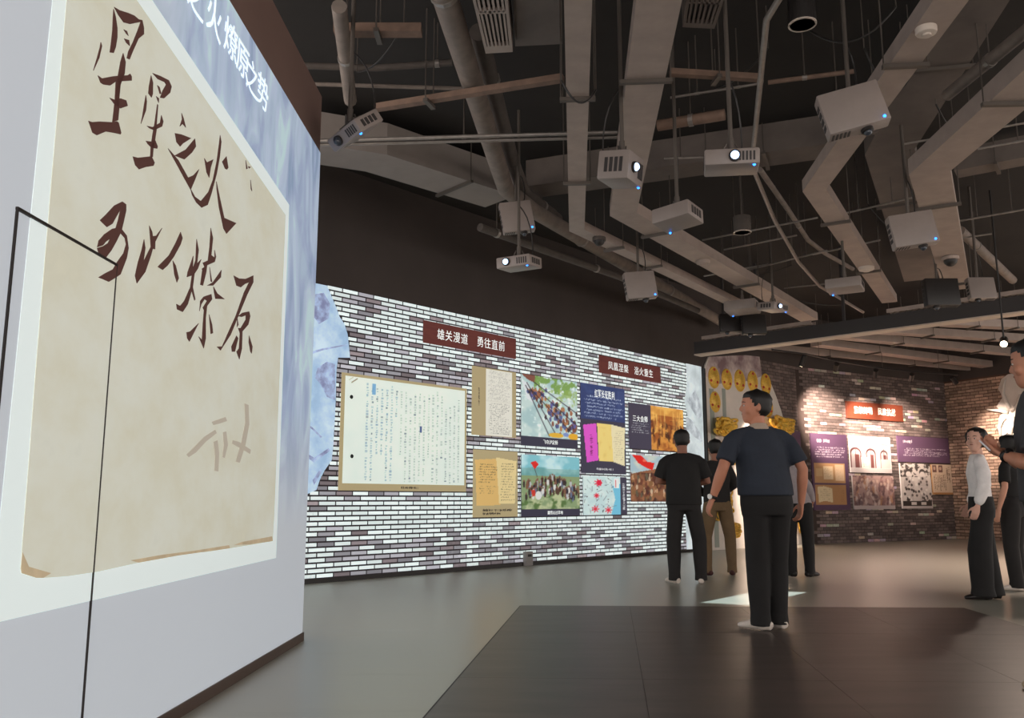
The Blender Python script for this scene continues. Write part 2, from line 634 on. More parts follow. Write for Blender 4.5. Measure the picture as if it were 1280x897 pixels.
for z, pl in STROKES:
    ox, oy, s = Z[z]
    MB().slab(on_left([(ox + x / s, oy + y / s) for x, y in pl]), -.0125, -.009).build('brush_stroke', M_ink, wl)
# faint signature strokes low on the sheet
for pl in ([(230, 568), (238, 560), (252, 546), (266, 537), (268, 541), (254, 552), (242, 565), (233, 571)], [(262, 527), (270, 524), (279, 521), (281, 526), (272, 529), (264, 531)],
           [(264, 552), (269, 550), (271, 566), (270, 589), (265, 588), (266, 570)], [(303, 504), (308, 506), (309, 530), (304, 556), (297, 578), (292, 577), (299, 552), (304, 528)],
            [(288, 550), (296, 552), (311, 562), (310, 567), (296, 559), (287, 554)], [(276, 540), (280, 539), (282, 556), (278, 572), (275, 571), (277, 556)]):
    MB().slab(on_left(pl), -.012, -.009).build('brush_stroke', M_faint, wl)
# white heading along the top
M_white = mat('projected_lettering', rgb(232, 244, 248), .8, emit=PROJ)
chars = [('之', (243, -2)), ('火', (266, 26)), ('燎', (287, 54)), ('原', (302, 79)), ('之', (313.5, 101)), ('势', (327, 119))]
for ch, q in chars:
    u, v = LEFT.uv(*q)
    me = text_mesh(ch, .21, .001, 0)
    o = link('heading_character', me, M_white, wl)
    o.location = (u, -.008, v)
# flush door cut into the wall, seen as a thin dark joint
dtl, dtr, dbr = LEFT.uv(18, 258), LEFT.uv(142, 333), LEFT.uv(104, 835)
dz = (dtl[1] + dtr[1]) / 2
du0, du1 = dtl[0], (dtr[0] + dbr[0]) / 2
w = .0028
jm = mat('door_joint', rgb(40, 33, 30), .6)
door = struct(MB().box(du0 - .004, du1 + .002, -.0145, -.002, dz - .0045, dz + .0045).build('door_1', jm, loc=LEFT.o, rz=LEFT.rz))
for a, b in ((du0, w), (du1, .0018)):
    MB().box(a - b, a + b, -.0135, -.002, .16, dz).build('door_joint', jm, door)

bl = struct(MB().box(0, LEFT.len + .012, -.014, .0, 0, .055).build('baseboard_left', mat('brown_baseboard', rgb(82, 66, 58), .5), loc=LEFT.o, rz=LEFT.rz))

# --- back wall: bricks thrown onto it by the projectors
wb = struct(MB().box(-2.2, BACK.len + .05, 0, .25, 0, CEIL).build('wall_back', M_dark, loc=BACK.o, rz=BACK.rz))
M_mortar = mat('projected_mortar', rgb(48, 40, 44), .8, emit=.2)
MB().slab([(-1.9, .05), (BACK.len, .05), (BACK.len, HB), (-1.9, HB)], -.006, 0).build('mortar_bed', M_mortar, wb)
struct(MB().box(-2.2, BACK.len, -.02, 0, 0, .05).build('baseboard_back', M_black, loc=BACK.o, rz=BACK.rz))
M_brickO = mat('projected_brick', (.8, .8, .8), .8, emit=PROJ, source='object', var=.16, scale=22, detail=3, sampling='NONE')
M_brickA = mat('projected_brick_courses', (.8, .8, .8), .8, emit=PROJ, source='attr', var=.16, scale=22, detail=3, sampling='NONE')

# murals at both ends of the projection
mur_px = [(389, 353), (408, 357), (412, 366), (420, 385), (424, 396), (430, 405), (434, 418), (437, 447), (422, 447), (420, 462), (419, 500), (416, 555), (414, 575), (405, 588), (399, 600), (395, 612), (382, 618), (376, 622)]
mural_l = [BACK.uv(*q) for q in mur_px]
mural_l = [(-1.6, HB)] + [(u, min(v, HB)) for u, v in mural_l] + [(-1.6, mural_l[-1][1])]
mural_r = [BACK.uv(*q) for q in [(857, 453), (858, 480), (855, 500), (859, 520), (857, 560), (860, 600), (856, 640), (858, 688)]]
mural_r = [(u, min(max(v, .05), HB)) for u, v in mural_r]
mural_r[0] = (mural_r[0][0], HB)
mural_r[-1] = (mural_r[-1][0], .05)
mural_r = mural_r + [(BACK.len - .02, .05), (BACK.len - .02, HB)]
M_mural = mat('projected_mural', rgb(158, 190, 222), .8, emit=PROJ * .85, col2=rgb(190, 212, 230), scale=3.2, var=.10, detail=9)
M_mural2 = mat('projected_mural_grey', rgb(186, 200, 205), .8, emit=PROJ * .85, col2=rgb(206, 218, 222), scale=2.2, var=.12, detail=9)
M_lilac = mat('projected_mural_lilac', rgb(138, 146, 186), .8, emit=PROJ * .8, col2=rgb(164, 186, 218), scale=9, var=.22, detail=9)
MB().slab(mural_l, -.011, -.004).build('watercolour_mural', M_mural, wb)
MB().slab(mural_r, -.011, -.004).build('watercolour_mural', M_mural2, wb)
for pl, mm in (([(392, 368), (404, 366), (412, 380), (410, 398), (398, 405), (391, 395)], M_lilac), ([(396, 460), (408, 452), (418, 455), (418, 500), (408, 496), (400, 480), (393, 472)], M_lilac),
               ([(386, 440), (400, 436), (434, 430), (434, 431.2), (402, 438), (387, 443)], M_lilac), ([(381, 528), (390, 534), (396, 540), (402, 546), (400, 547), (390, 537), (381, 530)], M_lilac), ([(381, 565), (392, 572), (410, 560), (412, 563), (392, 578), (381, 570)], M_lilac), ([(390, 600), (400, 585), (402, 588), (392, 606)], M_lilac)):
    MB().slab([BACK.uv(*q) for q in pl], -.012, -.008).build('mural_shape', mm, wb)
M_mgrey = mat('projected_mural_slope', rgb(160, 172, 182), .8, emit=PROJ * .8, col2=rgb(196, 206, 212), scale=6, var=.2, detail=9)
for pl in ([(858, 500), (868, 488), (874, 500), (877, 520), (872, 524), (862, 508)], [(857, 520), (864, 525), (877, 545), (877, 552), (866, 545), (857, 535)]):
    MB().slab([BACK.uv(*q) for q in pl], -.012, -.008).build('mural_shape', M_mgrey, wb)


def inside(p, poly):
    c = False
    for i in range(len(poly)):
        (x0, y0), (x1, y1) = poly[i], poly[(i + 1) % len(poly)]
        if (y0 > p[1]) != (y1 > p[1]) and p[0] < (x1 - x0) * (p[1] - y0) / (y1 - y0) + x0:
            c = not c
    return c


# boards of the back wall: name -> corner pixels (top left, top right, bottom right, bottom left)
BOARDS = {
 'letter': [(426, 465.5), (582.4, 485.4), (581.4, 614), (422, 613)],
 'title1': [(528, 400.3), (644, 423), (643.5, 448), (528, 428.7)],
 'title2': [(747.7, 444.7), (824.5, 458.3), (824.5, 479), (747.7, 465.5)],
 'book1': [(588.7, 457.7), (643.6, 464.6), (644.4, 546.7), (589, 543.6)],
 'book2': [(590, 561.3), (645, 564.6), (646.4, 645), (590.5, 646.7)],
 'raft': [(649.5, 468.5), (720, 476), (720.8, 560), (650.8, 557.7)],
 'march': [(650, 569.7), (722.6, 569.7), (723.8, 643.3), (650.8, 646)],
 'victory': [(724, 478), (779.7, 486.4), (781.3, 593.6), (726, 590)],
 'map': [(727, 595), (781.5, 596), (783, 642.3), (728, 644)],
 'meet': [(784, 503.8), (854.6, 511.5), (852, 563.5), (786, 561.3)],
 'flag': [(786, 568.5), (848, 571), (848, 626), (788, 627.4)],
}


def span(fr, q):
    p = [fr.uv(*c) for c in q]
    return ((p[0][0] + p[3][0]) / 2, (p[1][0] + p[2][0]) / 2, (p[2][1] + p[3][1]) / 2, (p[0][1] + p[1][1]) / 2)


SPAN = {k: span(BACK, q) for k, q in BOARDS.items()}

BW, BH, JT = .240, .0580, .0195
nrow = int(round((HB - .05) / BH))
BH = (HB - .05) / nrow
bricks = []
greyrow = [random.random() for _ in range(nrow)]
for r in range(nrow):
    z0 = .05 + r * BH + JT / 2
    z1 = z0 + BH - JT
    zc = (z0 + z1) / 2
    u = -1.25 + (r % 2) * BW / 2
    pg = .24 + .25 * (greyrow[r] > .7)
    while u < BACK.len - .02:
        a, b = u + JT / 2, min(u + BW - JT / 2, BACK.len - .03)
        uc = (a + b) / 2
        u += BW
        # clip against the murals
        if inside((b, zc), mural_l) or inside((a, zc), mural_r):
            continue
        if inside((a, zc), mural_l):
            while inside((a, zc), mural_l):
                a += .01
        if inside((b, zc), mural_r):
            while inside((b, zc), mural_r):
                b -= .01
        if b - a < .03:
            continue
        if any(s[0] < a and b < s[1] and s[2] < z0 and z1 < s[3] for s in SPAN.values()):
            continue
        # a greyer field around the letter and in the lowest courses, as in the picture
        p = pg + (.35 if (uc < 2.6 and (1.0 < zc < 1.35 or 2.3 < zc < 2.75)) else 0) + (.15 if zc < .45 else 0) - (.12 if .45 < zc < .95 else 0) - (.1 if uc > 3.5 else 0)
        if random.random() < p + .02:
            k = random.uniform(.72, 1.12)
            c = [x * k for x in (162, 162, 170)]
            if random.random() < .25:
                c = [x * k for x in (140, 130, 134)]
        else:
            k = random.uniform(.88, 1.0)
            c = [x * k for x in (226, 240, 240)]
        bricks.append((a, b, z0, z1, rgb(*[min(x, 255) for x in c])))
# the nearest show largest: those become pieces of their own
bricks.sort(key=lambda b: (BACK.pt((b[0] + b[1]) / 2, (b[2] + b[3]) / 2) - Vector((0, 0, CH))).length if b[0] > .05 else 99)
bmesh_unit = MB().box(-.5, .5, -.5, .5, -.5, .5).mesh('brick')
bmesh_unit.materials.append(M_brickO)
for a, b, z0, z1, c in bricks[:300]:
    o = bpy.data.objects.new('brick', bmesh_unit)
    COL.objects.link(o)
    o.parent = wb
    o.location = ((a + b) / 2, -.0075, (z0 + z1) / 2)
    o.scale = (b - a, .007, z1 - z0)
    o.color = (*c, 1)


def brick_courses(name, lst, m, parent, y0=-.011, y1=-.004):
    mb = MB()
    cols = []
    for a, b, z0, z1, c in lst:
        mb.box(a, b, y0, y1, z0, z1)
        cols += [(*c, 1)] * 8
    me = mb.mesh(name)
    at = me.color_attributes.new('col', 'FLOAT_COLOR', 'POINT')
    at.data.foreach_set('color', np.array(cols).ravel())
    o = link(name, me, m, parent)
    o['kind'] = 'stuff'
    return o


brick_courses('brick_courses', bricks[300:], M_brickA, wb)

# --- art wall, dark brick wall, pale brick wall
wa = struct(MB().box(0, ARTW.len, 0, .25, 0, CEIL).build('wall_back_right', M_dark, loc=ARTW.o, rz=ARTW.rz))
wr = struct(MB().box(0, RIGHT.len + .1, 0, .25, 0, CEIL).build('wall_right', M_dark, loc=RIGHT.o, rz=RIGHT.rz))
wf = struct(MB().box(0, FARR.len, 0, .25, 0, CEIL).build('wall_far_right', M_dark, loc=FARR.o, rz=FARR.rz))
M_mort2 = mat('dark_mortar', rgb(66, 54, 50), .85)
M_brick2 = mat('dark_brick_courses', (.2, .2, .2), .7, source='attr', var=.2, scale=25)
MB().slab([(0, 0), (RIGHT.len, 0), (RIGHT.len, HR), (0, HR)], -.01, 0).build('mortar_bed', M_mort2, wr)
lst = []
bh, bw = .070, .205
r0 = [RIGHT.uv(*q)[0] for q in ((1000, 459), (995, 540), (1010, 600), (1018, 677))]
for r in range(int(HR / bh)):
    z0 = r * bh + .006
    z1 = z0 + bh - .012
    edge = np.interp((z0 + z1) / 2, [0, 1.5, 2.6, HR], [.32, .2, .1, -.05]) + random.uniform(0, .12)
    u = (r % 2) * bw / 2 - bw
    run = 0
    while u < RIGHT.len - .02:
        a, b = u + .006, min(u + bw - .006, RIGHT.len)
        u += bw
        if a < edge:
            continue
        if run == 0 and random.random() < .07:
            run = random.choice((1, 1, 2, 3))
        if run > 0:
            run -= 1
            c = [x * random.uniform(.85, 1.05) for x in (196, 180, 172)]
        else:
            k = random.uniform(.8, 1.15)
            c = [x * k for x in (112, 98, 94)]
        lst.append((a, b, z0, z1, rgb(*c)))
brick_courses('brick_courses', lst, M_brick2, wr, -.018, -.008)
# the same bricks run on over the art wall up to the torn edge of the relief
MB().slab([(1.9, 0), (ARTW.len, 0), (ARTW.len, HR), (1.5, HR)], -.01, 0).build('mortar_bed', M_mort2, wa)
ed = [ARTW.uv(*q) for q in ((944, 446), (950, 470), (966, 495), (982, 540), (990, 600), (1004, 640), (1014, 679))]
ev, eu = [e[1] for e in ed][::-1], [e[0] for e in ed][::-1]
lst = []
for r in range(int(HR / bh)):
    z0 = r * bh + .006
    z1 = z0 + bh - .012
    edge = np.interp(z0, ev, eu) - .12
    u = ARTW.len
    run = 0
    while u - bw > edge:
        a, b = u - bw + .006, u - .006
        u -= bw if (r % 2 or u < ARTW.len) else bw / 2
        if run == 0 and random.random() < .07:
            run = random.choice((1, 1, 2))
        run = max(run - 1, 0)
        k = random.uniform(.8, 1.15)
        c = [x * k for x in ((196, 180, 172) if run else (112, 98, 94))]
        lst.append((max(a, edge), b, z0, z1, rgb(*[min(255, x) for x in c])))
brick_courses('brick_courses', lst, M_brick2, wa, -.018, -.008)
MB().slab([(0, 0), (3.2, 0), (3.2, HR), (0, HR)], -.01, 0).build('mortar_bed', mat('brown_mortar', rgb(90, 66, 54), .85), wf)
lst = []
for r in range(int(HR / .075)):
    z0 = r * .075 + .008
    z1 = z0 + .058
    u = (r % 2) * .11 - .2
    end = 2.1 + .35 * math.sin(r * .35) + .25 * math.sin(r * .9 + 1)
    while u < end:
        a, b = max(u + .006, .01), u + .22
        u += .23
        if b - a < .02:
            continue
        k = random.uniform(.75, 1.1)
        lst.append((a, b, z0, z1, rgb(*[min(255, x * k) for x in (188, 158, 138)])))
brick_courses('brick_courses', lst, mat('pale_brick_courses', (.5, .4, .4), .7, source='attr', var=.25, scale=20), wf, -.02, -.008)

# ------------------------------------------------------------------ boards on the walls
M_print = mat('projected_print', (.8, .8, .8), .8, emit=PROJ * .9, source='attr')
M_printw = mat('printed_board', (.8, .8, .8), .55, source='attr')
M_tan = mat('projected_tan', rgb(168, 154, 118), .8, emit=.35)
M_slate = mat('projected_slate', rgb(66, 62, 78), .8, emit=.35)
M_wood = mat('projected_red_wood', rgb(106, 56, 50), .8, emit=.32, var=.25, scale=6, stretch=(.6, 1, 7), col2=rgb(84, 42, 40))
M_title = mat('projected_title', rgb(240, 246, 244), .8, emit=PROJ)


def board(fr, sp, name, label, cat, back_mat, th=.012, off=.011, group=None):
    u0, u1, v0, v1 = sp
    t = thing(name, fr.pt(u0, v0, off - .003), label, cat, group, fr.rz)
    o = MB().bevbox(0, u1 - u0, -th, 0, 0, v1 - v0, .002, seg=1).build('backing_panel', back_mat, t)
    t['w'], t['h'] = u1 - u0, v1 - v0
    return t, u1 - u0, v1 - v0, th


def print_on(t, cv, x0, z0, w, h, y, m, name='print'):
    o = link(name, cv.mesh(name, w, h), m, t)
    o.location = (x0, -y, z0)
    return o


def letters(t, s, size, x, z, y, m, bold=0.0, name='character', spacing=1.0, fitw=None):
    """one object per character, centred on x"""
    adv = size * spacing * 1.0
    ws = [adv * (.55 if c == ' ' else 1) for c in s]
    k = (fitw / sum(ws)) if fitw else 1.0
    p = x - sum(ws) * k / 2
    for c, w_ in zip(s, ws):
        if c != ' ':
            me = text_mesh(c, size, .0012, bold)
            xs = [v.co.x for v in me.vertices]
            zs = [v.co.z for v in me.vertices]
            kk = min(1.15, k * w_ * .94 / size) if fitw else 1.0
            me.transform(Matrix.Translation((-(max(xs) + min(xs)) / 2, 0, -(max(zs) + min(zs)) / 2)))
            me.transform(Matrix.Diagonal((kk, 1, 1, 1)))
            o = link(name, me, m, t)
            o.location = (p + w_ * k / 2, -y, z)
        p += w_ * k


def fitted(t, w, h, th, cv, m, x0=0, z0=0, x1=1, z1=1, name='print', y=None):
    return print_on(t, cv, x0 * w, z0 * h, (x1 - x0) * w, (z1 - z0) * h, (th + .0006) if y is None else y, m, name)


# title signs
for key, s, lab in (('title1', '雄关漫道  勇往直前', 'dark red wooden title sign above the handwritten letter and the raft picture'),
                    ('title2', '凤凰涅槃  浴火重生', 'dark red wooden title sign above the navy text panel and orange painting')):
    t, w, h, th = board(BACK, SPAN[key], 'title_sign', lab, 'sign', M_wood, .014)
    letters(t, s, h * .52, w * .5, h * .5, th + .0005, M_title, 0, fitw=w * .74)

# the big handwritten letter
t, w, h, th = board(BACK, SPAN['letter'], 'letter_board', 'large tan board with a handwritten letter on white paper with two punch holes', 'board', M_tan)
cv = Canvas(210, 170, (218, 228, 218))
cv.wash(5, 3, .3, .9, (206, 220, 214), al=.7)
rr = random.Random(5)
xs = np.linspace(.17, .94, 21)
for i, x in enumerate(xs):
    top = .05 + .15 * (i > 16) * rr.random() + (.04 if i % 5 else 0)
    bot = .97 - .25 * (rr.random() < .12)
    if i == 6:
        bot = .35
    blue = i < 7
    y = top
    while y < bot:
        ln = rr.uniform(.010, .022)
        ink = (128, 156, 178) if blue else (158, 170, 170)
        if rr.random() < .12:
            ink = (96, 110, 128)
        if rr.random() < .9:
            cv.rect(x - rr.uniform(.004, .010), y, x + rr.uniform(.004, .010), y + ln, ink, rr.uniform(.35, .85))
        y += ln + rr.uniform(.006, .014)
cv.rect(.205, .05, .235, .15, (92, 148, 196), .8)
cv.rect(.595, .42, .613, .485, (60, 78, 128), .9)
cv.line(.05, .06, .09, .02, .007, (130, 110, 90))
cv.line(.03, .04, .06, .01, .004, (170, 160, 140))
fitted(t, w, h, th, cv, M_print, .024, .060, .982, .975, 'letter_paper')
mk = mat('projected_hole', rgb(40, 44, 44), .8)
for q in ((438, 496), (438.5, 570)):
    u, v = BACK.uv(*q)
    u, v = u - SPAN['letter'][0], v - SPAN['letter'][2]
    MB().tube([(u, -th - .0004, v), (u, -th - .003, v)], .024, 16, ref=(1, 0, 0)).build('punch_hole', mk, t)
cv = Canvas(40, 8, (168, 154, 118))
cv.script(.02, .1, .98, .9, 1, (40, 34, 30), fill=1, al=.95, thick=.8)
fitted(t, w, h, th, cv, M_print, .44, .016, .60, .044, 'caption')


def caption_band(cv, y0, col=(58, 56, 72)):
    cv.rect(0, y0, 1, 1, col)


M_cap = M_title
# open pages, upper
t, w, h, th = board(BACK, SPAN['book1'], 'document_board', 'tan board with one tall white typed page below the first title sign', 'board', M_tan)
cv = Canvas(50, 100, (212, 212, 202))
cv.script(.08, .02, .95, .47, 19, (120, 120, 116), seed=3, al=.6)
cv.script(.12, .50, .95, .97, 17, (92, 92, 88), seed=4, al=.75)
cv.line(0, .48, .95, .48, .01, (180, 180, 170))
fitted(t, w, h, th, cv, M_print, .30, .005, .90, .985, 'typed_page')
cv = Canvas(8, 40, (168, 154, 118))
cv.script(.2, .02, .8, .98, 1, (46, 38, 34), True, fill=1, al=.95, thick=.9)
fitted(t, w, h, th, cv, M_print, .125, .42, .175, .72, 'caption')

t, w, h, th = board(BACK, SPAN['book2'], 'document_board', 'tan board with two overlapping yellowed manuscript pages', 'board', M_tan)
cv = Canvas(80, 110, (168, 154, 118))
cv.poly([(.04, .155), (.52, .125), (.60, .82), (.08, .83)], (206, 172, 108))
cv.poly([(.50, .105), (.97, .15), (.93, .80), (.57, .80)], (214, 196, 144))
cv.script(.12, .20, .52, .50, 8, (84, 64, 44), seed=6, fill=.85)
cv.script(.13, .53, .50, .66, 4, (110, 88, 60), seed=7, fill=.5)
cv.script(.60, .18, .92, .76, 15, (120, 104, 78), seed=8, fill=.85)
cv.script(.15, .875, .86, .915, 1, (34, 28, 26), fill=1, al=.95, thick=.9)
cv.script(.15, .925, .86, .965, 1, (34, 28, 26), fill=1, al=.95, thick=.9, seed=2)
fitted(t, w, h, th, cv, M_print, 0, 0, 1, 1, 'manuscript_pages')

# painting: a swaying chain bridge over white water
t, w, h, th = board(BACK, SPAN['raft'], 'picture_panel', 'painting of a crowd crossing a chain bridge over white water, dark caption strip', 'picture', M_slate)
cv = Canvas(96, 116, (186, 206, 204))
cv.wash(7, 21, .4, .75, (150, 182, 186), al=.8)
cv.wash(12, 22, .55, .8, (226, 236, 234), al=.8)
cv.poly([(0, 0), (.24, 0), (.26, .12), (.1, .07)], (122, 78, 66))
cv.wash(14, 23, .45, .6, (112, 148, 72), .22, 0, 1, .22, .9)
cv.wash(14, 24, .5, .62, (138, 166, 86), .40, .15, 1, .42, .7)
cv.poly([(.02, .10), (.12, .12), (.22, .4), (.10, .34)], (206, 214, 218))
for i in range(120):
    s = rr.random() ** .8
    x = .12 + s * .85 + rr.gauss(0, .05)
    y = .20 + s * .55 + rr.gauss(0, .10 * (.3 + s))
    if y > .83 or y < .12 + .1 * s:
        continue
    c = rr.choice([(70, 76, 120), (86, 98, 142), (122, 76, 60), (150, 96, 66), (64, 54, 62), (168, 118, 78), (92, 92, 150)])
    cv.ell(x, y, .018 + .008 * s, .028 + .012 * s, c, .95)
    cv.ell(x, y - .03, .012, .012, (150, 104, 84), .9)
for a in ((.10, .12, .62, .84), (.16, .20, .98, .84), (.22, .10, 1, .48), (.30, .22, 1, .66), (.08, .16, .48, .84)):
    cv.line(*a, .016, (40, 34, 48), .85)
cv.ell(.60, .82, .13, .035, (212, 168, 60))
cv.ell(.92, .82, .10, .045, (214, 162, 50))
cv.ell(.78, .80, .05, .03, (120, 140, 190))
caption_band(cv, .86)
fitted(t, w, h, th, cv, M_print, 0, 0, 1, 1, 'painting')
letters(t, '飞夺泸定桥', h * .066, w * .50, h * .072, th + .002, M_cap, 0)

# painting: column marching over snow and grassland
t, w, h, th = board(BACK, SPAN['march'], 'picture_panel', 'painting of a marching crowd with one red flag under a turquoise sky', 'picture', M_slate)
cv = Canvas(96, 100, (122, 184, 196))
cv.wash(5, 31, .4, .8, (196, 224, 228), 0, 0, 1, .3, .9)
cv.rect(0, .22, 1, .34, (130, 172, 168), .7)
cv.wash(8, 32, .3, .7, (86, 140, 140), 0, .2, 1, .4, .6)
cv.rect(0, .34, 1, .88, (132, 148, 104), .9)
cv.wash(10, 33, .4, .7, (182, 190, 150), 0, .6, 1, .88, .9)
cv.wash(12, 34, .5, .7, (78, 106, 58), 0, .62, 1, .88, .9)
for i in range(110):
    x = rr.uniform(.03, .98)
    y = .40 + rr.random() * .26 + .05 * math.sin(x * 9)
    c = rr.choice([(54, 44, 44), (82, 62, 52), (176, 180, 184), (44, 40, 48), (120, 84, 66), (98, 112, 138), (206, 208, 206), (70, 44, 38)])
    cv.ell(x, y, .020, .055, c, .95)
    cv.ell(x, y - .055, .014, .016, (128, 90, 74), .9)
cv.poly([(.15, .13), (.23, .10), (.29, .15), (.22, .24)], (206, 44, 40))
cv.poly([(.16, .58), (.22, .56), (.24, .66), (.18, .68)], (190, 60, 48))
cv.line(.22, .23, .26, .36, .008, (60, 44, 40))
cv.ell(.28, .66, .05, .07, (208, 212, 208))
caption_band(cv, .885)
fitted(t, w, h, th, cv, M_print, 0, 0, 1, 1, 'painting')
letters(t, '翻雪山过草地', h * .068, w * .56, h * .055, th + .002, M_cap)

# navy text panel with three booklets
t, w, h, th = board(BACK, SPAN['victory'], 'text_panel', 'tall navy text panel with pink, yellow and cream booklets', 'panel', M_slate)
cv = Canvas(78, 140, (62, 60, 76))
cv.rect(0, 0, 1, .40, (52, 64, 108))
cv.wash(6, 41, .5, .8, (70, 86, 132), 0, 0, 1, .35, .5)
cv.script(.06, .125, .95, .385, 7, (176, 190, 214), seed=12, fill=.92, al=.85, thick=.5)
cv.poly([(.05, .47), (.33, .44), (.37, .85), (.12, .88)], (206, 84, 190))
cv.script(.17, .55, .27, .80, 1, (110, 34, 84), True, fill=.8, al=.9, thick=.6)
cv.poly([(.35, .435), (.67, .435), (.70, .86), (.38, .855)], (222, 200, 122))
cv.poly([(.66, .435), (.985, .46), (.955, .90), (.70, .86)], (218, 210, 172))
cv.wash(9, 42, .5, .8, (206, 180, 100), .40, .47, .66, .84, .5)
cv.script(.72, .49, .94, .84, 14, (160, 148, 112), seed=13, fill=.8, al=.6)
fitted(t, w, h, th, cv, M_print, 0, 0, 1, 1, 'printed_text')
letters(t, '红军长征胜利', w * .115, w * .53, h * .905, th + .002, M_cap, .0005, fitw=w * .46)
cv = Canvas(30, 6, (62, 60, 76))
cv.script(.0, .05, 1, .95, 1, (220, 224, 226), fill=1, al=.95, thick=.8)
fitted(t, w, h, th, cv, M_print, .30, .035, .72, .065, 'caption', y=th + .001)

# map
t, w, h, th = board(BACK, SPAN['map'], 'map_panel', 'pale blue map with red marks and a dark caption strip along its side', 'map', M_slate)
cv = Canvas(76, 70, (188, 212, 214))
cv.wash(6, 51, .4, .8, (206, 224, 222), al=.9)
cv.poly([(.66, .25), (.84, .18), (.84, 1), (.62, 1), (.72, .6)], (112, 186, 214))
for i in range(34):
    x, y = rr.uniform(.04, .66), rr.uniform(.04, .96)
    cv.line(x, y, x + rr.uniform(-.1, .1), y + rr.uniform(-.12, .12), .008, rr.choice([(96, 116, 128), (60, 70, 84), (140, 150, 160)]), .8)
for i in range(26):
    cv.ell(rr.uniform(.04, .66), rr.uniform(.05, .95), .010, .012, (52, 58, 70), .9)
for x, y, r_ in ((.34, .17, .055), (.30, .50, .035), (.27, .84, .05), (.56, .87, .05)):
    for k in range(7):
        a = k * .9
        cv.line(x, y, x + r_ * 1.5 * math.cos(a), y + r_ * 1.6 * math.sin(a), .022, (214, 40, 62))
cv.ell(.36, .17, .06, .07, (214, 40, 70))
cv.rect(.70, .05, .82, .30, (220, 230, 230))
cv.rect(.72, .08, .75, .28, (200, 80, 80), .7)
cv.rect(.84, 0, 1, 1, (62, 60, 76))
cv.script(.89, .10, .955, .92, 1, (214, 220, 222), True, fill=1, al=.95, thick=.9)
fitted(t, w, h, th, cv, M_print, 0, 0, 1, 1, 'map_print')

# three armies panel with orange painting
t, w, h, th = board(BACK, SPAN['meet'], 'text_panel', 'dark slate text panel joined to an orange painting of a crowd', 'panel', M_slate)
cv = Canvas(96, 74, (198, 138, 66))
cv.rect(0, 0, .385, 1, (66, 62, 78))
cv.script(.03, .42, .36, .66, 5, (200, 204, 210), seed=17, fill=.9, al=.8)
cv.wash(8, 61, .4, .7, (226, 178, 92), .385, 0, 1, .5, .9)
cv.wash(9, 62, .45, .7, (150, 84, 40), .385, .2, 1, 1, .95)
cv.wash(14, 63, .5, .7, (96, 50, 30), .385, .3, 1, 1, .9)
for i in range(40):
    x, y = rr.uniform(.42, .98), rr.uniform(.35, .9)
    cv.ell(x, y, .018, .08, rr.choice([(86, 46, 30), (120, 66, 34), (196, 130, 62), (150, 92, 46), (64, 36, 26)]), .8)
for i in range(12):
    x = rr.uniform(.4, 1)
    cv.line(x, rr.uniform(.05, .2), x + rr.uniform(-.03, .03), .6, .01, (232, 196, 112), .6)
fitted(t, w, h, th, cv, M_print, 0, 0, 1, 1, 'painting')
letters(t, '三大会师', w * .066, w * .195, h * .665, th + .002, M_cap, .0005, fitw=w * .27)

# painting with a big red banner
t, w, h, th = board(BACK, SPAN['flag'], 'picture_panel', 'painting of a dense crowd below a large red banner and pale sky', 'picture', M_slate)
cv = Canvas(84, 76, (158, 182, 192))
cv.wash(6, 71, .4, .8, (200, 204, 190), 0, 0, 1, .5, .9)
cv.poly([(0, .42), (.2, .36), (.45, .30), (.7, .24), (1, .12), (1, 1), (0, 1)], (136, 92, 66))
cv.wash(10, 72, .4, .7, (84, 48, 38), 0, .38, 1, 1, .95)
for i in range(130):
    x, y = rr.random(), rr.uniform(.34, .98)
    if y < .45 - .25 * x:
        continue
    cv.ell(x, y, .022, .05, rr.choice([(104, 60, 46), (152, 104, 74), (190, 150, 116), (70, 42, 38), (126, 92, 60), (196, 176, 150), (92, 86, 70)]), .9)
cv.poly([(.03, .0), (.22, .02), (.34, .14), (.48, .16), (.44, .32), (.32, .28), (.16, .18)], (206, 38, 32))
cv.ell(.28, .12, .035, .03, (226, 120, 100), .8)
cv.poly([(.52, .30), (.60, .24), (.66, .40), (.56, .44)], (196, 60, 44))
fitted(t, w, h, th, cv, M_print, 0, 0, 1, 1, 'painting')

# ------------------------------------------------------------------ boards on the dark brick wall (lit by the track lights)
M_purple = mat('purple_board', rgb(92, 66, 92), .6)
M_white_b = mat('white_board', rgb(214, 206, 204), .6)
M_kraft = mat('kraft_board', rgb(186, 142, 98), .6)
M_sign = mat('red_wood_sign', rgb(112, 52, 32), .5, var=.3, scale=5, stretch=(.6, 1, 8), col2=rgb(88, 40, 26))
M_letw = mat('white_lettering', rgb(226, 218, 206), .5)
RB = {
 'title3': [(1055, 501.7), (1126, 506.5), (1126.5, 526.8), (1057, 523)],
 'left': [(986, 539), (1007, 540), (1009, 575), (986, 575)],
 'doc': [(1009.5, 541), (1055, 543.5), (1062, 637), (1017, 637)],
 'arch': [(1058.5, 544), (1110, 547), (1113, 591), (1062, 590.5)],
 'sculpt': [(1063, 594), (1114, 595), (1117.5, 636), (1066, 636)],
 'text2': [(1119, 546.5), (1183, 546), (1185, 579), (1121.5, 577)],
 'bw': [(1121.5, 578.5), (1160, 580), (1164, 635), (1127, 635.5)],
 'paper': [(1161.5, 580), (1186, 581), (1189.5, 618), (1165, 617.5)],
}
RS = {k: span(RIGHT, q) for k, q in RB.items()}
TH = .03
t, w, h, th = board(RIGHT, RS['title3'], 'title_sign', 'orange-brown wooden title sign on the dark brick wall', 'sign', M_sign, .04, .02)
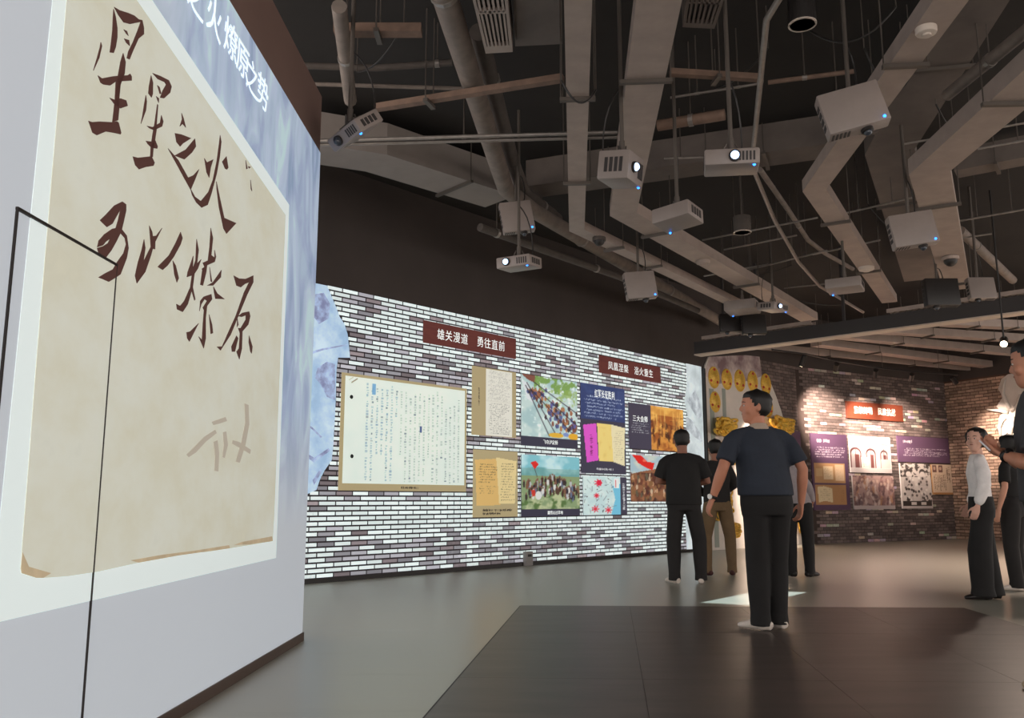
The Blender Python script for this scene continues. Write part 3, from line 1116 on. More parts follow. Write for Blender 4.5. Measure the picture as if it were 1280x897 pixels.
letters(t, '旗帜鲜明  民族抗战', h * .46, w * .49, h * .52, th + .002, M_letw, .003, fitw=w * .74)

SL = span(ARTW, RB['left'])
t, w, h, th = board(ARTW, (SL[0], min(SL[1], ARTW.len - .03), SL[2], SL[3]), 'text_panel', 'purple panel beside the gold discs, partly behind the grey-shirted man', 'panel', M_purple, TH, .044)
cv = Canvas(24, 28, (92, 66, 92))
cv.script(.4, .55, .95, .75, 2, (210, 200, 210), seed=3, fill=1)
fitted(t, w, h, th, cv, M_printw, 0, 0, 1, 1, 'printed_text')

t, w, h, th = board(RIGHT, RS['doc'], 'text_panel', 'tall purple panel with white text over two tan document pictures', 'panel', M_purple, TH, .02)
cv = Canvas(66, 128, (92, 66, 92))
cv.script(.10, .17, .92, .32, 5, (216, 204, 214), seed=21, fill=.95, al=.9, thick=.55)
cv.rect(.06, .39, .90, .645, (190, 146, 102))
cv.rect(.10, .46, .28, .56, (206, 170, 126))
cv.rect(.30, .43, .56, .60, (226, 200, 164))
cv.script(.32, .45, .54, .58, 6, (172, 136, 100), seed=22, al=.6)
cv.rect(.62, .405, .86, .62, (220, 190, 156))
cv.script(.64, .42, .84, .60, 4, (190, 150, 120), True, seed=23, al=.5)
cv.rect(.06, .675, .90, .93, (182, 136, 92))
cv.poly([(.12, .70), (.30, .69), (.52, .72), (.52, .90), (.30, .88), (.14, .90)], (226, 206, 168))
cv.script(.16, .72, .50, .87, 6, (150, 130, 100), seed=24, al=.6)
cv.script(.74, .73, .84, .90, 2, (150, 112, 80), True, seed=25, al=.7)
fitted(t, w, h, th, cv, M_printw, 0, 0, 1, 1, 'printed_text')
cv = Canvas(24, 8, (92, 66, 92))
cv.script(0, .05, 1, .95, 1, (240, 230, 232), fill=1, al=1, thick=.9, seed=4)
fitted(t, w, h, th, cv, M_printw, .14, .88, .52, .93, 'heading', y=th + .001)

t, w, h, th = board(RIGHT, RS['arch'], 'photo_panel', 'photograph of a white building with three arched doorways', 'photo', M_white_b, TH, .02)
cv = Canvas(76, 66, (220, 210, 208))
cv.wash(5, 81, .4, .8, (200, 188, 186), al=.5)
cv.line(0, .10, 1, .24, .016, (150, 132, 130))
cv.line(0, .04, 1, .14, .008, (170, 154, 150))
for x, r_ in ((.14, .135), (.50, .12), (.82, .09)):
    cv.ell(x, .48, r_, r_ * 1.25, (92, 60, 62))
    cv.rect(x - r_, .48, x + r_, .86, (120, 84, 84))
    cv.ell(x, .50, r_ * .78, r_ * .95, (206, 192, 192))
    cv.rect(x - r_ * .72, .50, x + r_ * .72, .86, (196, 180, 180))
    cv.line(x, .34, x, .62, .014, (110, 78, 80))
    cv.rect(x - r_ * .15, .5, x + r_ * .6, .86, (112, 68, 66))
cv.rect(.26, .58, .44, .88, (222, 208, 198))
cv.script(.28, .64, .43, .84, 4, (140, 116, 110), seed=31, al=.8)
cv.rect(.74, .62, .96, .86, (210, 198, 194))
cv.rect(0, .88, 1, 1, (204, 192, 190))
fitted(t, w, h, th, cv, M_printw, 0, 0, 1, 1, 'photograph')

t, w, h, th = board(RIGHT, RS['sculpt'], 'photo_panel', 'sepia photograph of a group of carved figures', 'photo', M_white_b, TH, .02)
cv = Canvas(76, 62, (176, 144, 138))
for i in range(60):
    x, y = rr.random(), rr.uniform(.08, .9)
    cv.ell(x, y, .03, .14, rr.choice([(128, 96, 96), (212, 190, 180), (150, 112, 108), (188, 138, 110), (100, 72, 76), (222, 204, 196)]), .8, rr.uniform(-.3, .3))
for i in range(11):
    x = .05 + i * .09
    cv.ell(x, rr.uniform(.12, .3), .028, .05, (206, 176, 160), .9)
cv.wash(10, 82, .55, .75, (88, 62, 68), al=.7)
cv.rect(0, .88, 1, 1, (196, 180, 178))
fitted(t, w, h, th, cv, M_printw, 0, 0, 1, 1, 'photograph')

t, w, h, th = board(RIGHT, RS['text2'], 'text_panel', 'wide purple panel with white text above the black and white photograph', 'panel', M_purple, TH, .02)
cv = Canvas(90, 48, (92, 66, 92))
cv.script(.10, .44, .95, .76, 5, (216, 204, 214), seed=41, fill=.95, al=.9, thick=.55)
cv.script(.09, .14, .30, .28, 1, (244, 236, 238), seed=42, fill=1, al=1, thick=.95)
fitted(t, w, h, th, cv, M_printw, 0, 0, 1, 1, 'printed_text')

t, w, h, th = board(RIGHT, RS['bw'], 'photo_panel', 'black and white photograph of two standing figures', 'photo', M_white_b, TH, .02)
cv = Canvas(60, 82, (212, 202, 196))
cv.wash(12, 91, .5, .58, (60, 52, 50), 0, 0, 1, .3, .9)
for x in (.27, .72):
    cv.ell(x, .20, .10, .075, (70, 62, 60))
    cv.ell(x, .24, .085, .06, (220, 210, 204))
    cv.ell(x, .45, .17, .16, (190, 180, 176))
    cv.rect(x - .12, .5, x + .12, .88, (200, 190, 186))
    for k in range(26):
        cv.ell(x + rr.gauss(0, .10), rr.uniform(.32, .86), .035, .03, rr.choice([(50, 44, 42), (90, 80, 78), (226, 218, 212)]), .9)
cv.rect(.04, .83, .96, .94, (54, 46, 44))
cv.rect(.30, .85, .46, .92, (220, 212, 206))
cv.rect(.62, .85, .78, .92, (220, 212, 206))
cv.rect(0, .94, 1, 1, (200, 188, 184))
fitted(t, w, h, th, cv, M_printw, 0, 0, 1, 1, 'photograph')

t, w, h, th = board(RIGHT, RS['paper'], 'document_board', 'tan newspaper page with two small portraits on the dark brick wall', 'board', M_kraft, TH, .02)
cv = Canvas(40, 56, (208, 184, 160))
cv.rect(.06, .04, .24, .26, (104, 70, 64))
cv.rect(.34, .04, .54, .26, (104, 70, 64))
for x in (.15, .44):
    cv.ell(x, .14, .06, .06, (190, 160, 140))
cv.script(.08, .32, .70, .88, 7, (84, 62, 52), True, seed=51, fill=.9, thick=.6)
cv.script(.72, .06, .92, .9, 2, (84, 62, 52), True, seed=52, fill=.9, thick=.8)
cv.rect(0, .92, 1, 1, (176, 124, 74))
fitted(t, w, h, th, cv, M_printw, 0, 0, 1, 1, 'newspaper_page')
# ------------------------------------------------------------------ gold relief on the art wall
M_artw = mat('art_white', rgb(214, 206, 198), .7, var=.06, scale=3)
M_artl = mat('art_lilac', rgb(132, 108, 112), .8, col2=rgb(206, 190, 186), scale=2.6, detail=9)
M_gold = mat('gold_relief', rgb(222, 178, 72), .45, metal=.2, var=.35, scale=14)
M_red = mat('red_paint', rgb(186, 60, 40), .5)
M_greyp = mat('grey_pillar', rgb(150, 158, 150), .6)

# jagged cloth-like sheet behind the discs
poly = [ARTW.uv(*q) for q in [(879, 457), (884, 446), (930, 444), (947, 446), (950, 470), (962, 480), (968, 495), (974, 512), (982, 540), (984, 555), (990, 600), (1002, 630), (1010, 660), (1016, 679)]]
poly = [(min(max(u, .045), ARTW.len - .03), max(v, 0)) for u, v in poly]
t = thing('relief_backdrop', ARTW.pt(0, 0, .02), 'white torn-edged backdrop sheet behind the gold discs', 'backdrop', rz=ARTW.rz)
MB().slab(poly + [(.045, 0)], -.02, .008).build('sheet', M_artw, t)
up = [ARTW.uv(*q) for q in [(879, 470), (884, 446), (930, 444), (947, 446), (950, 470), (935, 476), (915, 478), (895, 480)]]
MB().slab(up, -.026, -.018).build('upper_print', M_artl, t)
for a in ((903, 905), (887, 890)):
    u0, u1 = ARTW.uv(a[0], 560)[0], ARTW.uv(a[1] + 2, 560)[0]
    MB().box(u0, u1, -.030, -.019, .05, ARTW.uv(a[0], 486)[1]).build('pillar_strip', M_greyp, t)


def disc_mesh(seed):
    r = random.Random(seed)
    mb = MB()
    n = 28
    prof = [(1.0, 0), (1.0, .06), (.93, .10), (.88, .06), (.62, .10), (.58, .15), (.30, .17), (.26, .26), (0.06, .32)]
    v, f = [], []
    for i, (a, b) in enumerate(prof):
        for j in range(n):
            t_ = 2 * math.pi * j / n
            k = 1 + .05 * math.sin(j * 3.5 + seed) * (i in (3, 4, 5))
            v.append((a * k * math.cos(t_), -b * (1 + .2 * math.sin(j * 2.6) * (i in (4, 5))), a * k * math.sin(t_)))
    for i in range(len(prof) - 1):
        for j in range(n):
            j2 = (j + 1) % n
            f.append((i * n + j, i * n + j2, (i + 1) * n + j2, (i + 1) * n + j))
    f.append(tuple((len(prof) - 1) * n + j for j in range(n)))
    f.append(tuple(reversed(range(n))))
    mb.add(v, f)
    return mb


discs = [(892.5, 471.5, 27, 0, 'first of the top row, next to the dark edge strip'), (908.7, 473.8, 26, 0, 'second along the top row'), (924.8, 475.5, 27, 1, 'in the middle of the top row'),
         (941, 476.5, 26, 1, 'fourth along the top row'), (957.5, 480, 26, 1, 'last of the top row, next to the dark bricks'),
         (894, 502, 26, 0, 'heading the column below the first disc of the row'), (960, 508, 26, 1, 'behind the head of the man in navy')]
for i, (x, y, hpx, wm, lab) in enumerate(discs):
    u, v = ARTW.uv(x, y, .05)
    d = ARTW.pt(u, v, .05)
    R = hpx / 2 * (d - Vector((0, 0, CH))).length / FPX
    t = thing('gold_disc', ARTW.pt(u, v, .045), 'embossed gold disc, ' + lab, 'ornament', 'gold discs of the arch', ARTW.rz)
    m = disc_mesh(i)
    o = link('disc', m.mesh('disc', True), M_gold, t)
    o.scale = (R * .86, R * .5, R)
    for k in range(3):
        a = 1.5 + k * 2.1
        q = MB().ball((.62 * R * .86 * math.cos(a), -R * .5 * .13, .72 * R * math.sin(a)), R * .17, R * .05, R * .13, 10, 6).build('red_dab', M_red, t, smooth=True)


def coil(seed, W, H):
    """a bundle of looped gold rope"""
    r = random.Random(seed)
    out = []
    for k in range(15):
        c = (r.uniform(-.5, .5) * W * .5, -.06 - r.random() * .06, H * (.24 + .52 * k / 14))
        a, b = W * r.uniform(.26, .42), H * r.uniform(.07, .13)
        tl = r.uniform(-.35, .35)
        pts = []
        for j in range(17):
            th = 2 * math.pi * j / 16
            x, z = a * math.cos(th), b * math.sin(th)
            pts.append((c[0] + x * math.cos(tl) - z * math.sin(tl), c[1] - .03 * math.cos(2 * th), c[2] + x * math.sin(tl) + z * math.cos(tl)))
        m = MB()
        m.tube(pts, W * .036, 8, ref=(0, 1, 0))
        out.append(m)
    return out


for x0, x1, y0, y1, wm, lab in ((888, 912, 520, 547, 0, 'beneath the disc of the column by the dark strip'), (890, 912, 549, 589, 0, 'above the head of the man in khaki trousers'),
                            (907, 919, 650, 676, 0, 'by the floor beside the khaki trousers'), (888, 905, 592, 660, 0, 'low in the column by the dark strip'),
                            (958, 983, 520, 546, 1, 'beside the head of the man in navy'), (962, 980, 549, 600, 1, 'behind the man in the grey shirt'),
                            (994, 1004, 632, 674, 1, 'by the floor below the tall purple panel')):
    a, b = ARTW.uv(x0, y1, .04), ARTW.uv(x1, y0, .04)
    W, H = b[0] - a[0], b[1] - a[1]
    t = thing('gold_rope_bundle', ARTW.pt((a[0] + b[0]) / 2, a[1], .07), 'bundle of looped gold rope ' + lab, 'ornament', 'gold rope bundles of the arch', ARTW.rz)
    for m in coil(int(x0), W, H):
        m.build('rope_loop', M_gold, t, smooth=True)
    MB().ball((0, -.03, H / 2), W * .3, .063, H * .36, 12, 8).build('core', M_gold, t, smooth=True)
# dark upright strip at the end of the projection
tag(MB().box(-.004, .035, -.05, .02, 0, 3.45).build('edge_strip', M_black, loc=ARTW.pt(0, 0, .02), rz=ARTW.rz), 'thin black upright strip at the end of the projected brick wall', 'strip')

# small grey socket box at the foot of the brick wall
u, v = BACK.uv(657.5, 707)
t = thing('socket_box', BACK.pt(u, 0, .012), 'small grey socket box at the foot of the brick wall', 'socket box', rz=BACK.rz)
MB().bevbox(-.075, .075, -.06, .01, 0, .20, .008).build('housing', mat('grey_plastic', rgb(150, 146, 144), .5), t)
MB().box(-.04, .04, -.063, -.058, .13, .165).build('socket_opening', M_black, t)

# pale jagged relief beyond the pale bricks
pl = [FARR.uv(*q) for q in ((1254, 474), (1262, 468), (1290, 462), (1296, 560), (1278, 566), (1268, 556), (1262, 540), (1256, 548), (1250, 530), (1258, 520), (1248, 508), (1256, 496), (1250, 486))]
t = thing('plaster_relief', FARR.pt(0, 0, .02), 'white jagged plaster relief beyond the pale brick wall', 'relief', rz=FARR.rz)
MB().slab(pl, -.05, .0).build('plaster_sheet', M_artw, t)
cx, cz = sum(p[0] for p in pl) / len(pl), sum(p[1] for p in pl) / len(pl)
for k in range(7):
    a = random.uniform(0, 6.28)
    pts = [(cx + math.cos(a) * f * .5 + .08 * math.sin(5 * f + k), -.05 - .03 * math.sin(f * 3), cz + math.sin(a) * f * .9) for f in (.1, .3, .5, .7, .9)]
    MB().tube(pts, [.05, .05, .04, .03, .015], 8).build('plaster_ridge', M_artw, t, smooth=True)
# ------------------------------------------------------------------ services under the ceiling
M_tray = mat('grey_trunking', rgb(166, 150, 141), .55, metal=.1, var=.10, scale=5)
M_profile = mat('pale_profile', rgb(196, 180, 166), .6, var=.08, scale=5)
M_pipe = mat('dusty_pipe', rgb(128, 116, 108), .7, var=.22, scale=6)
M_pipedk = mat('dark_pipe', rgb(82, 74, 69), .75, var=.2, scale=6)
M_steel = mat('galvanised_steel', rgb(150, 142, 136), .4, metal=.5, var=.15, scale=12)
M_rust = mat('brown_angle_bar', rgb(124, 100, 86), .75, var=.2, scale=9)
M_duct = mat('dusty_duct', rgb(108, 98, 92), .75, var=.15, scale=3)
M_ductbl = mat('pale_duct', rgb(146, 136, 130), .7, var=.08, scale=3)
M_rod = mat('hanger_steel', rgb(96, 88, 82), .5, metal=.4)
M_beam = mat('black_beam', rgb(58, 54, 54), .6)


def mitre(pts, w):
    """left and right edge of a band of width w along plan points"""
    L, R = [], []
    n = len(pts)
    for i, p in enumerate(pts):
        d0 = (pts[i] - pts[i - 1]).normalized() if i else None
        d1 = (pts[i + 1] - pts[i]).normalized() if i < n - 1 else None
        if d0 is None or d1 is None:
            d = d0 or d1
            k = 1.0
        else:
            d = (d0 + d1).normalized()
            k = 1.0 / max(.45, d.dot(d0))
        s = Vector((-d.y, d.x, 0)) * (w / 2 * k)
        L.append(p + s)
        R.append(p - s)
    return L, R


def rods_at(t, base, pts, top=CEIL, r=.006, name='hanger_rod'):
    for p in pts:
        q = p - base
        MB().tube([(q.x, q.y, q.z), (q.x, q.y, top - base.z + .01)], r, 6).build(name, M_rod, t)


def trunking(name, px, z, w, h, label, cat='cable trunking', m=None, straps=(), strap_side=.05, group=None, rods=True, joints=True):
    P = [at_z(x, y, z) for x, y in px]
    P0 = P[0].copy()
    if px[0][1] < 0 or px[0][0] > 1300:          # runs on over the viewer's head
        P[0] = P0 + (P0 - P[1]).normalized() * 4.0
    gap = (P[-1] - FARR.o).dot(FARR.n) - w * .45
    if gap < 0:                                   # ends against the far wall
        d_ = (P[-2] - P[-1]).normalized()
        P[-1] = P[-1] + d_ * (-gap / d_.dot(FARR.n))
    base = P[0].copy()
    t = thing(name, base, label, cat, group)
    Q = [p - base for p in P]
    L, R = mitre(Q, w)
    n = len(Q)
    for i in range(n - 1):
        mb = MB()
        up = Vector((0, 0, h))
        v = [R[i], R[i + 1], L[i + 1], L[i]]
        mb.add(v + [a + up for a in v], BOXF)
        mb.build('trunking_run', m or M_tray, t)
    for (i, f) in straps:
        c = ((P0 - base) if i == 0 else Q[i]).lerp(Q[i + 1], f)
        d = (Q[i + 1] - Q[i]).normalized()
        s = Vector((-d.y, d.x, 0))
        a, b = c + s * (w / 2 + strap_side), c - s * (w / 2 + strap_side)
        e = d * .02
        mb = MB()
        v = [a - e, b - e, b + e, a + e]
        v = [q + Vector((0, 0, -.03)) for q in v]
        mb.add(v[::-1] + [q + Vector((0, 0, .03)) for q in v[::-1]], BOXF)
        mb.build('cross_strap', M_rod, t)
        if rods:
            rods_at(t, base, [base + a * .97 + b * .03, base + b * .97 + a * .03])
    return t, P


def pipe(px, z, r, label, m=None, cat='pipe', name='pipe', group=None, rods=(), n=10, zs=None, caps=()):
    P = [at_z(x, y, zs[i] if zs else z) for i, (x, y) in enumerate(px)]
    if px[0][1] < 0:
        P[0] = P[0] + (P[0] - P[1]).normalized() * 3.5
    # round the corners a little
    if len(P) > 2:
        Q = [P[0]]
        for i in range(1, len(P) - 1):
            Q += [P[i].lerp(P[i - 1], .10), P[i], P[i].lerp(P[i + 1], .10)]
        Q.append(P[-1])
        P2 = Q
    else:
        P2 = P
    base = P[0].copy()
    t = thing(name, base, label, cat, group)
    auto_smooth(MB().tube([p - base for p in P2], r, n).build('pipe_run', m or M_pipe, t), 50)
    for (i, f) in rods:
        c = P[i].lerp(P[i + 1], f)
        rods_at(t, base, [c])
        d = (P[i + 1] - P[i]).normalized()
        MB().tube([c - base - d * .02, c - base + d * .02], r * 1.12, 12).build('pipe_clamp', M_steel, t)
    return t


# cable trunking
trunking('cable_trunking', [(723, -60), (721, 288), (842, 345), (925, 385)], 4.0, .175, .10, 'narrow grey cable trunking that bends once, nearest the fat pipe', straps=((0, .35), (0, .70), (1, .34), (1, .75)))
trunking('cable_trunking', [(834, -60), (779, 268), (1012, 401)], 4.0, .285, .13, 'wide grey cable trunking with one bend, beside the narrow one', straps=((0, .33), (1, .12), (1, .55)))
trunking('cable_trunking', [(1225, -50), (1018, 238), (1112, 378)], 4.0, .22, .12, 'grey cable trunking carrying two round detectors', straps=((0, .32), (0, .62), (1, .2), (1, .62)))
trunking('cable_trunking', [(1340, 62), (1162, 216), (1196, 362)], 3.9, .34, .15, 'widest grey cable trunking with a dark dome camera below it', straps=((0, .35), (1, .2), (1, .92)))
# big ducts
trunking('air_duct', [(1232, -20), (1112, 190), (1150, 350)], 4.55, .48, .3, 'wide dark air duct above the cable trunking with detectors', 'duct', M_duct, straps=((0, .4), (1, .3)))
trunking('air_duct', [(378, 190), (470, 204), (625, 252)], 4.5, .55, .35, 'pale air duct with a slanting run near the calligraphy wall', 'duct', M_ductbl, straps=((1, .6),))
trunking('air_duct', [(665, 240), (1040, 188)], 4.67, .42, .33, 'long brown air duct crossing above the projectors', 'duct', M_duct, straps=((0, .3), (0, .8)))
trunking('air_duct', [(1195, 218), (1300, 198)], 4.62, .28, .25, 'short brown air duct behind the widest trunking', 'duct', M_duct, straps=((0, .5),))
# pipes
pipe([(545, -40), (632, 236), (668, 264), (797, 340), (905, 404)], 4.35, .092, 'fat dusty pipe that turns to follow the brick wall', rods=((0, .5), (2, .4), (3, .3)), n=16)
pipe([(598, 40), (640, 200), (655, 240), (697, 274)], 4.55, .075, 'dark pipe running beside the fat dusty pipe', M_pipedk, rods=((0, .3), (2, .5)), n=14)
pipe([(600, 284), (775, 346), (872, 388)], 4.12, .05, 'thin dark pipe along the top of the brick wall', M_pipedk, rods=((0, .1), (0, .8)))
pipe([(424, 8), (438, 126)], 4.35, .055, 'short pale pipe beside the stub of trunking', M_pipe, rods=((0, .5),))
pipe([(378, 82), (470, 85), (566, 78)], 4.62, .03, 'sagging grey pipe above the pale slanting duct', M_pipedk, rods=((1, .8),))
pipe([(392, 105), (590, 111)], 4.5, .018, 'thin straight pipe below the sagging pipe', M_pipe, rods=((0, .2),))
pipe([(392, 176), (772, 165)], 4.16, .017, 'upper pipe of the thin steel pair', M_steel, group='thin steel pair', rods=((0, .5),))
pipe([(392, 181), (772, 171)], 4.16, .017, 'lower pipe of the thin steel pair', M_steel, group='thin steel pair', rods=((0, .5),))
pipe([(822, 157), (906, 143)], 4.25, .05, 'short capped pipe between the wide trunking and the lit projector', M_rust, rods=((0, .5),))
pipe([(960, 103), (1068, 89)], 4.45, .02, 'thin rusty pipe below the dark cylinder lamp', M_rust, rods=((0, .43),))
pipe([(1300, 24), (1184, 119)], 4.25, .05, 'open-ended pale pipe near the widest trunking', M_pipe, rods=((0, .5),))
pipe([(978, -8), (958, 25), (942, 185), (944, 217), (968, 275), (998, 327), (1025, 358), (1079, 390)], 4.2, .023, 'long pale conduit winding down past the lit projector', M_steel, rods=((1, .4), (4, .72)))
pipe([(950, 212), (985, 262), (1010, 300), (1032, 317), (1066, 336)], 4.42, .03, 'second winding conduit above the long pale one', M_pipe, rods=((1, .5),))
pipe([(1200, 288), (1232, 318), (1266, 350)], 4.5, .065, 'dusty slanting pipe behind the widest trunking', M_pipe, rods=((0, .6),))
for a, b, z in (((878, 300), (1022, 272), 4.24), ((905, 312), (996, 294), 4.27), ((936, 337), (1034, 313), 4.24), ((1046, 269), (1140, 247), 4.25), ((1194, 277), (1290, 260), 4.3),
                ((1130, 180), (1290, 152), 4.5), ((1222, 186), (1290, 174), 4.4), ((838, 122), (952, 104), 4.45), ((1016, 318), (1100, 300), 4.3), ((830, 198), (900, 196), 4.45),
                ((1150, 305), (1240, 292), 4.4), ((880, 345), (960, 330), 4.35), ((980, 360), (1060, 352), 4.3)):
    pipe([a, b], z, .012, 'thin bare conduit slung level under the dark ceiling', M_steel, 'conduit', 'conduit', 'thin conduits', rods=((0, .3), (0, .75)), n=8)
trunking('angle_bar', [(470, 138), (704, 101)], 4.2, .07, .05, 'brown angle bar running from a projector to the narrow trunking', 'angle bar', M_rust, straps=((0, .3),))
trunking('angle_bar', [(838, 94), (952, 101)], 4.3, .06, .05, 'brown angle bar between the wide trunking and the pale conduit', 'angle bar', M_rust, straps=((0, .5),))
trunking('trunking_stub', [(418, 43), (527, 43)], 4.43, .10, .07, 'cut-off stub of trunking above the calligraphy wall end', 'cable trunking', M_rust, straps=((0, .5),))

# loose black cables sagging between the runs
def cable(a, b, z, sag, label):
    A_, B_ = at_z(*a, z), at_z(*b, z)
    pts = []
    for k in range(13):
        f = k / 12
        q = A_.lerp(B_, f)
        pts.append(q - A_ + Vector((0, 0, -sag * 4 * f * (1 - f))))
    t = thing('loose_cable', A_, label, 'cable', 'loose cables')
    MB().tube(pts, .008, 6).build('cable_run', M_black, t, smooth=True)
    for q, nm in ((A_, 0), (B_, 1)):
        rods_at(t, A_, [q], r=.005, name='cable_drop')


for a, b, z, sag, lab in (((1012, 38), (1120, 8), 4.5, .18, 'black cable sagging from the dark cylinder lamp'), ((1080, 60), (1140, 90), 4.4, .25, 'black cable looping behind the biggest tilted projector'),
                          ((446, 90), (505, 30), 4.55, .10, 'black cable strung near the stub of trunking'), ((702, 100), (745, 112), 3.985, .14, 'black cable looping beside the narrow trunking'),
                          ((895, 110), (960, 60), 4.62, .06, 'black cable above the lit projector'), ((1085, 255), (1160, 262), 4.4, .3, 'black cable looping beside the grey tilted projector'),
                          ((905, 342), (990, 331), 4.30, .08, 'black cable looping above the beam projectors'), ((985, 372), (1060, 380), 4.24, .06, 'black cable low under the winding conduits'),
                          ((1170, 130), (1215, 168), 4.5, .15, 'black cable near the open-ended pale pipe')):
    cable(a, b, z, sag, lab)

# air vents and the air unit
def vent(q, z, h, label, nsl, m):
    P = [at_z(x, y, z) for x, y in q]
    base = sum(P, Vector()) / 4
    t = thing('air_vent', base, label, 'vent')
    Q = [p - base for p in P]          # near-left, near-right, far-right, far-left
    up = Vector((0, 0, h))
    MB().add([p + Vector((0, 0, .04)) for p in Q] + [p + up for p in Q], BOXF).build('duct_box', M_duct, t)
    c = sum(Q, Vector()) / 4
    I = [c + (p - c) * .82 for p in Q]
    for i in range(4):
        j = (i + 1) % 4
        v = [Q[i], Q[j], I[j], I[i]]
        MB().add(v + [p + Vector((0, 0, .04)) for p in v], BOXF).build('frame_bar', m, t)
    MB().add([p + Vector((0, 0, .035)) for p in I] + [p + Vector((0, 0, .039)) for p in I], BOXF).build('dark_backing', M_black, t)
    for k in range(nsl):
        a, b = (k + .25) / nsl, (k + .75) / nsl
        v = [I[0].lerp(I[1], a), I[0].lerp(I[1], b), I[3].lerp(I[2], b), I[3].lerp(I[2], a)]
        MB().add(v + [p + Vector((0, 0, .02)) for p in v], BOXF).build('slat', m, t)
    v = [I[0].lerp(I[3], .48), I[1].lerp(I[2], .48), I[1].lerp(I[2], .52), I[0].lerp(I[3], .52)]
    MB().add(v + [p + Vector((0, 0, .03)) for p in v], BOXF).build('cross_bar', m, t)
    rods_at(t, base, [base + p * .7 + Vector((0, 0, h - .02)) for p in (Q[1], Q[3])])
    return t

vent([(580, -45), (630, -45), (641, 65), (607, 67)], 4.2, .25, 'pale slotted air vent beside the narrow trunking', 6, M_tray)
vent([(862, -30), (915, -30), (893, 36), (853, 34)], 4.3, .25, 'brown slotted air vent beside the wide trunking', 6, M_duct)
P = [at_z(x, y, 4.3) for x, y in ((640, -40), (702, -40), (703, 55), (644, 58))]
base = sum(P, Vector()) / 4
t = thing('air_unit', base, 'flat grey air handling box between the vent and the narrow trunking', 'air unit')
MB().add([p - base for p in P] + [p - base + Vector((0, 0, .3)) for p in P], BOXF).build('housing', M_duct, t)
MB().add([(p - base) * .9 - Vector((0, 0, .012)) for p in P] + [(p - base) * .9 for p in P], BOXF).build('service_panel', M_duct, t)
rods_at(t, base, [p + Vector((0, 0, .28)) - (p - base) * .15 for p in P])

# the black beam that ends the hall, with its pale lower edge
B0, B1 = at_z(868, 444, 3.5), at_z(1280, 390, 3.5)
dB = (B1 - B0).normalized()
B1 = B1 + dB * 3.5
BF = Frame((B0.x, B0.y), (B1.x, B1.y))
t = thing('ceiling_beam', BF.pt(0, 3.5, 0), 'long black beam with a pale lower edge across the hall', 'beam', rz=BF.rz)
MB().box(0, BF.len, 0, .22, .02, .24).build('beam_body', M_beam, t)
MB().box(0, BF.len, -.01, .23, 0, .022).build('edge_profile', M_profile, t)
for k in range(6):
    x = (.55, 1.2, 2.7, 4.35, 6.4, 8.2)[k]
    MB().box(x - .02, x + .02, .09, .13, .235, CEIL - 3.49).build('suspension_post', M_beam, t)

# slatted strips along the top of the beam
for a, b, lab in (((881, 431), (1018, 412), 'pale slatted cable ladder on the beam by the wall'), ((1112, 399), (1290, 372), 'pale slatted cable ladder on the beam near the long slanting pipe')):
    u0, u1 = BF.uv(a[0], a[1])[0], BF.uv(b[0], b[1])[0]
    t = thing('cable_ladder', BF.pt(u0, 3.745, .0), lab, 'cable ladder', rz=BF.rz)
    W = u1 - u0
    for y in (-.10, .06):
        MB().box(0, W, y - .008, y + .008, 0, .06).build('rail', M_tray, t)
    n = int(W / .085)
    me = MB().box(-.022, .022, -.10, .06, .0, .02).mesh('rung')
    me.materials.append(M_tray)
    for k in range(n):
        o = link('rung', me, M_tray, t)
        o.location = ((k + .5) * W / n, 0, .004)

# pale trunking in the bay beyond the beam
for px, w, lab in (([(1020, 432), (1290, 466)], .28, 'first trunking beyond the beam'), ([(1040, 422), (1290, 446)], .24, 'second trunking beyond the beam'),
                   ([(1100, 416), (1290, 428)], .24, 'third trunking beyond the beam'), ([(1180, 407), (1300, 412)], .24, 'fourth trunking beyond the beam'),
                   ([(945, 436), (1240, 466)], .10, 'slim trunking closest to the dark brick wall')):
    trunking('cable_trunking', px, 4.05, w, .14, lab, straps=((0, .3), (0, .7)))

# detectors, cylinder lamps and a dome camera
def detector(px, py, z, r, label, m, dome=False):
    c = at_z(px, py, z)
    t = thing('ceiling_detector' if not dome else 'dome_camera', c, label, 'detector' if not dome else 'camera')
    if dome:
        MB().tube([(0, 0, .04), (0, 0, 0)], r, 18).build('base_ring', m, t)
        MB().ball((0, 0, 0), r * .8, r * .8, r * .8).build('dome', M_black, t, smooth=True)
    else:
        auto_smooth(MB().tube([(0, 0, .045), (0, 0, .02), (0, 0, .005), (0, 0, 0)], [r, r, r * .92, r * .7], 20).build('housing', m, t))
        MB().tube([(0, 0, .002), (0, 0, -.014)], r * .45, 14).build('sensor_cap', m, t)
    return t

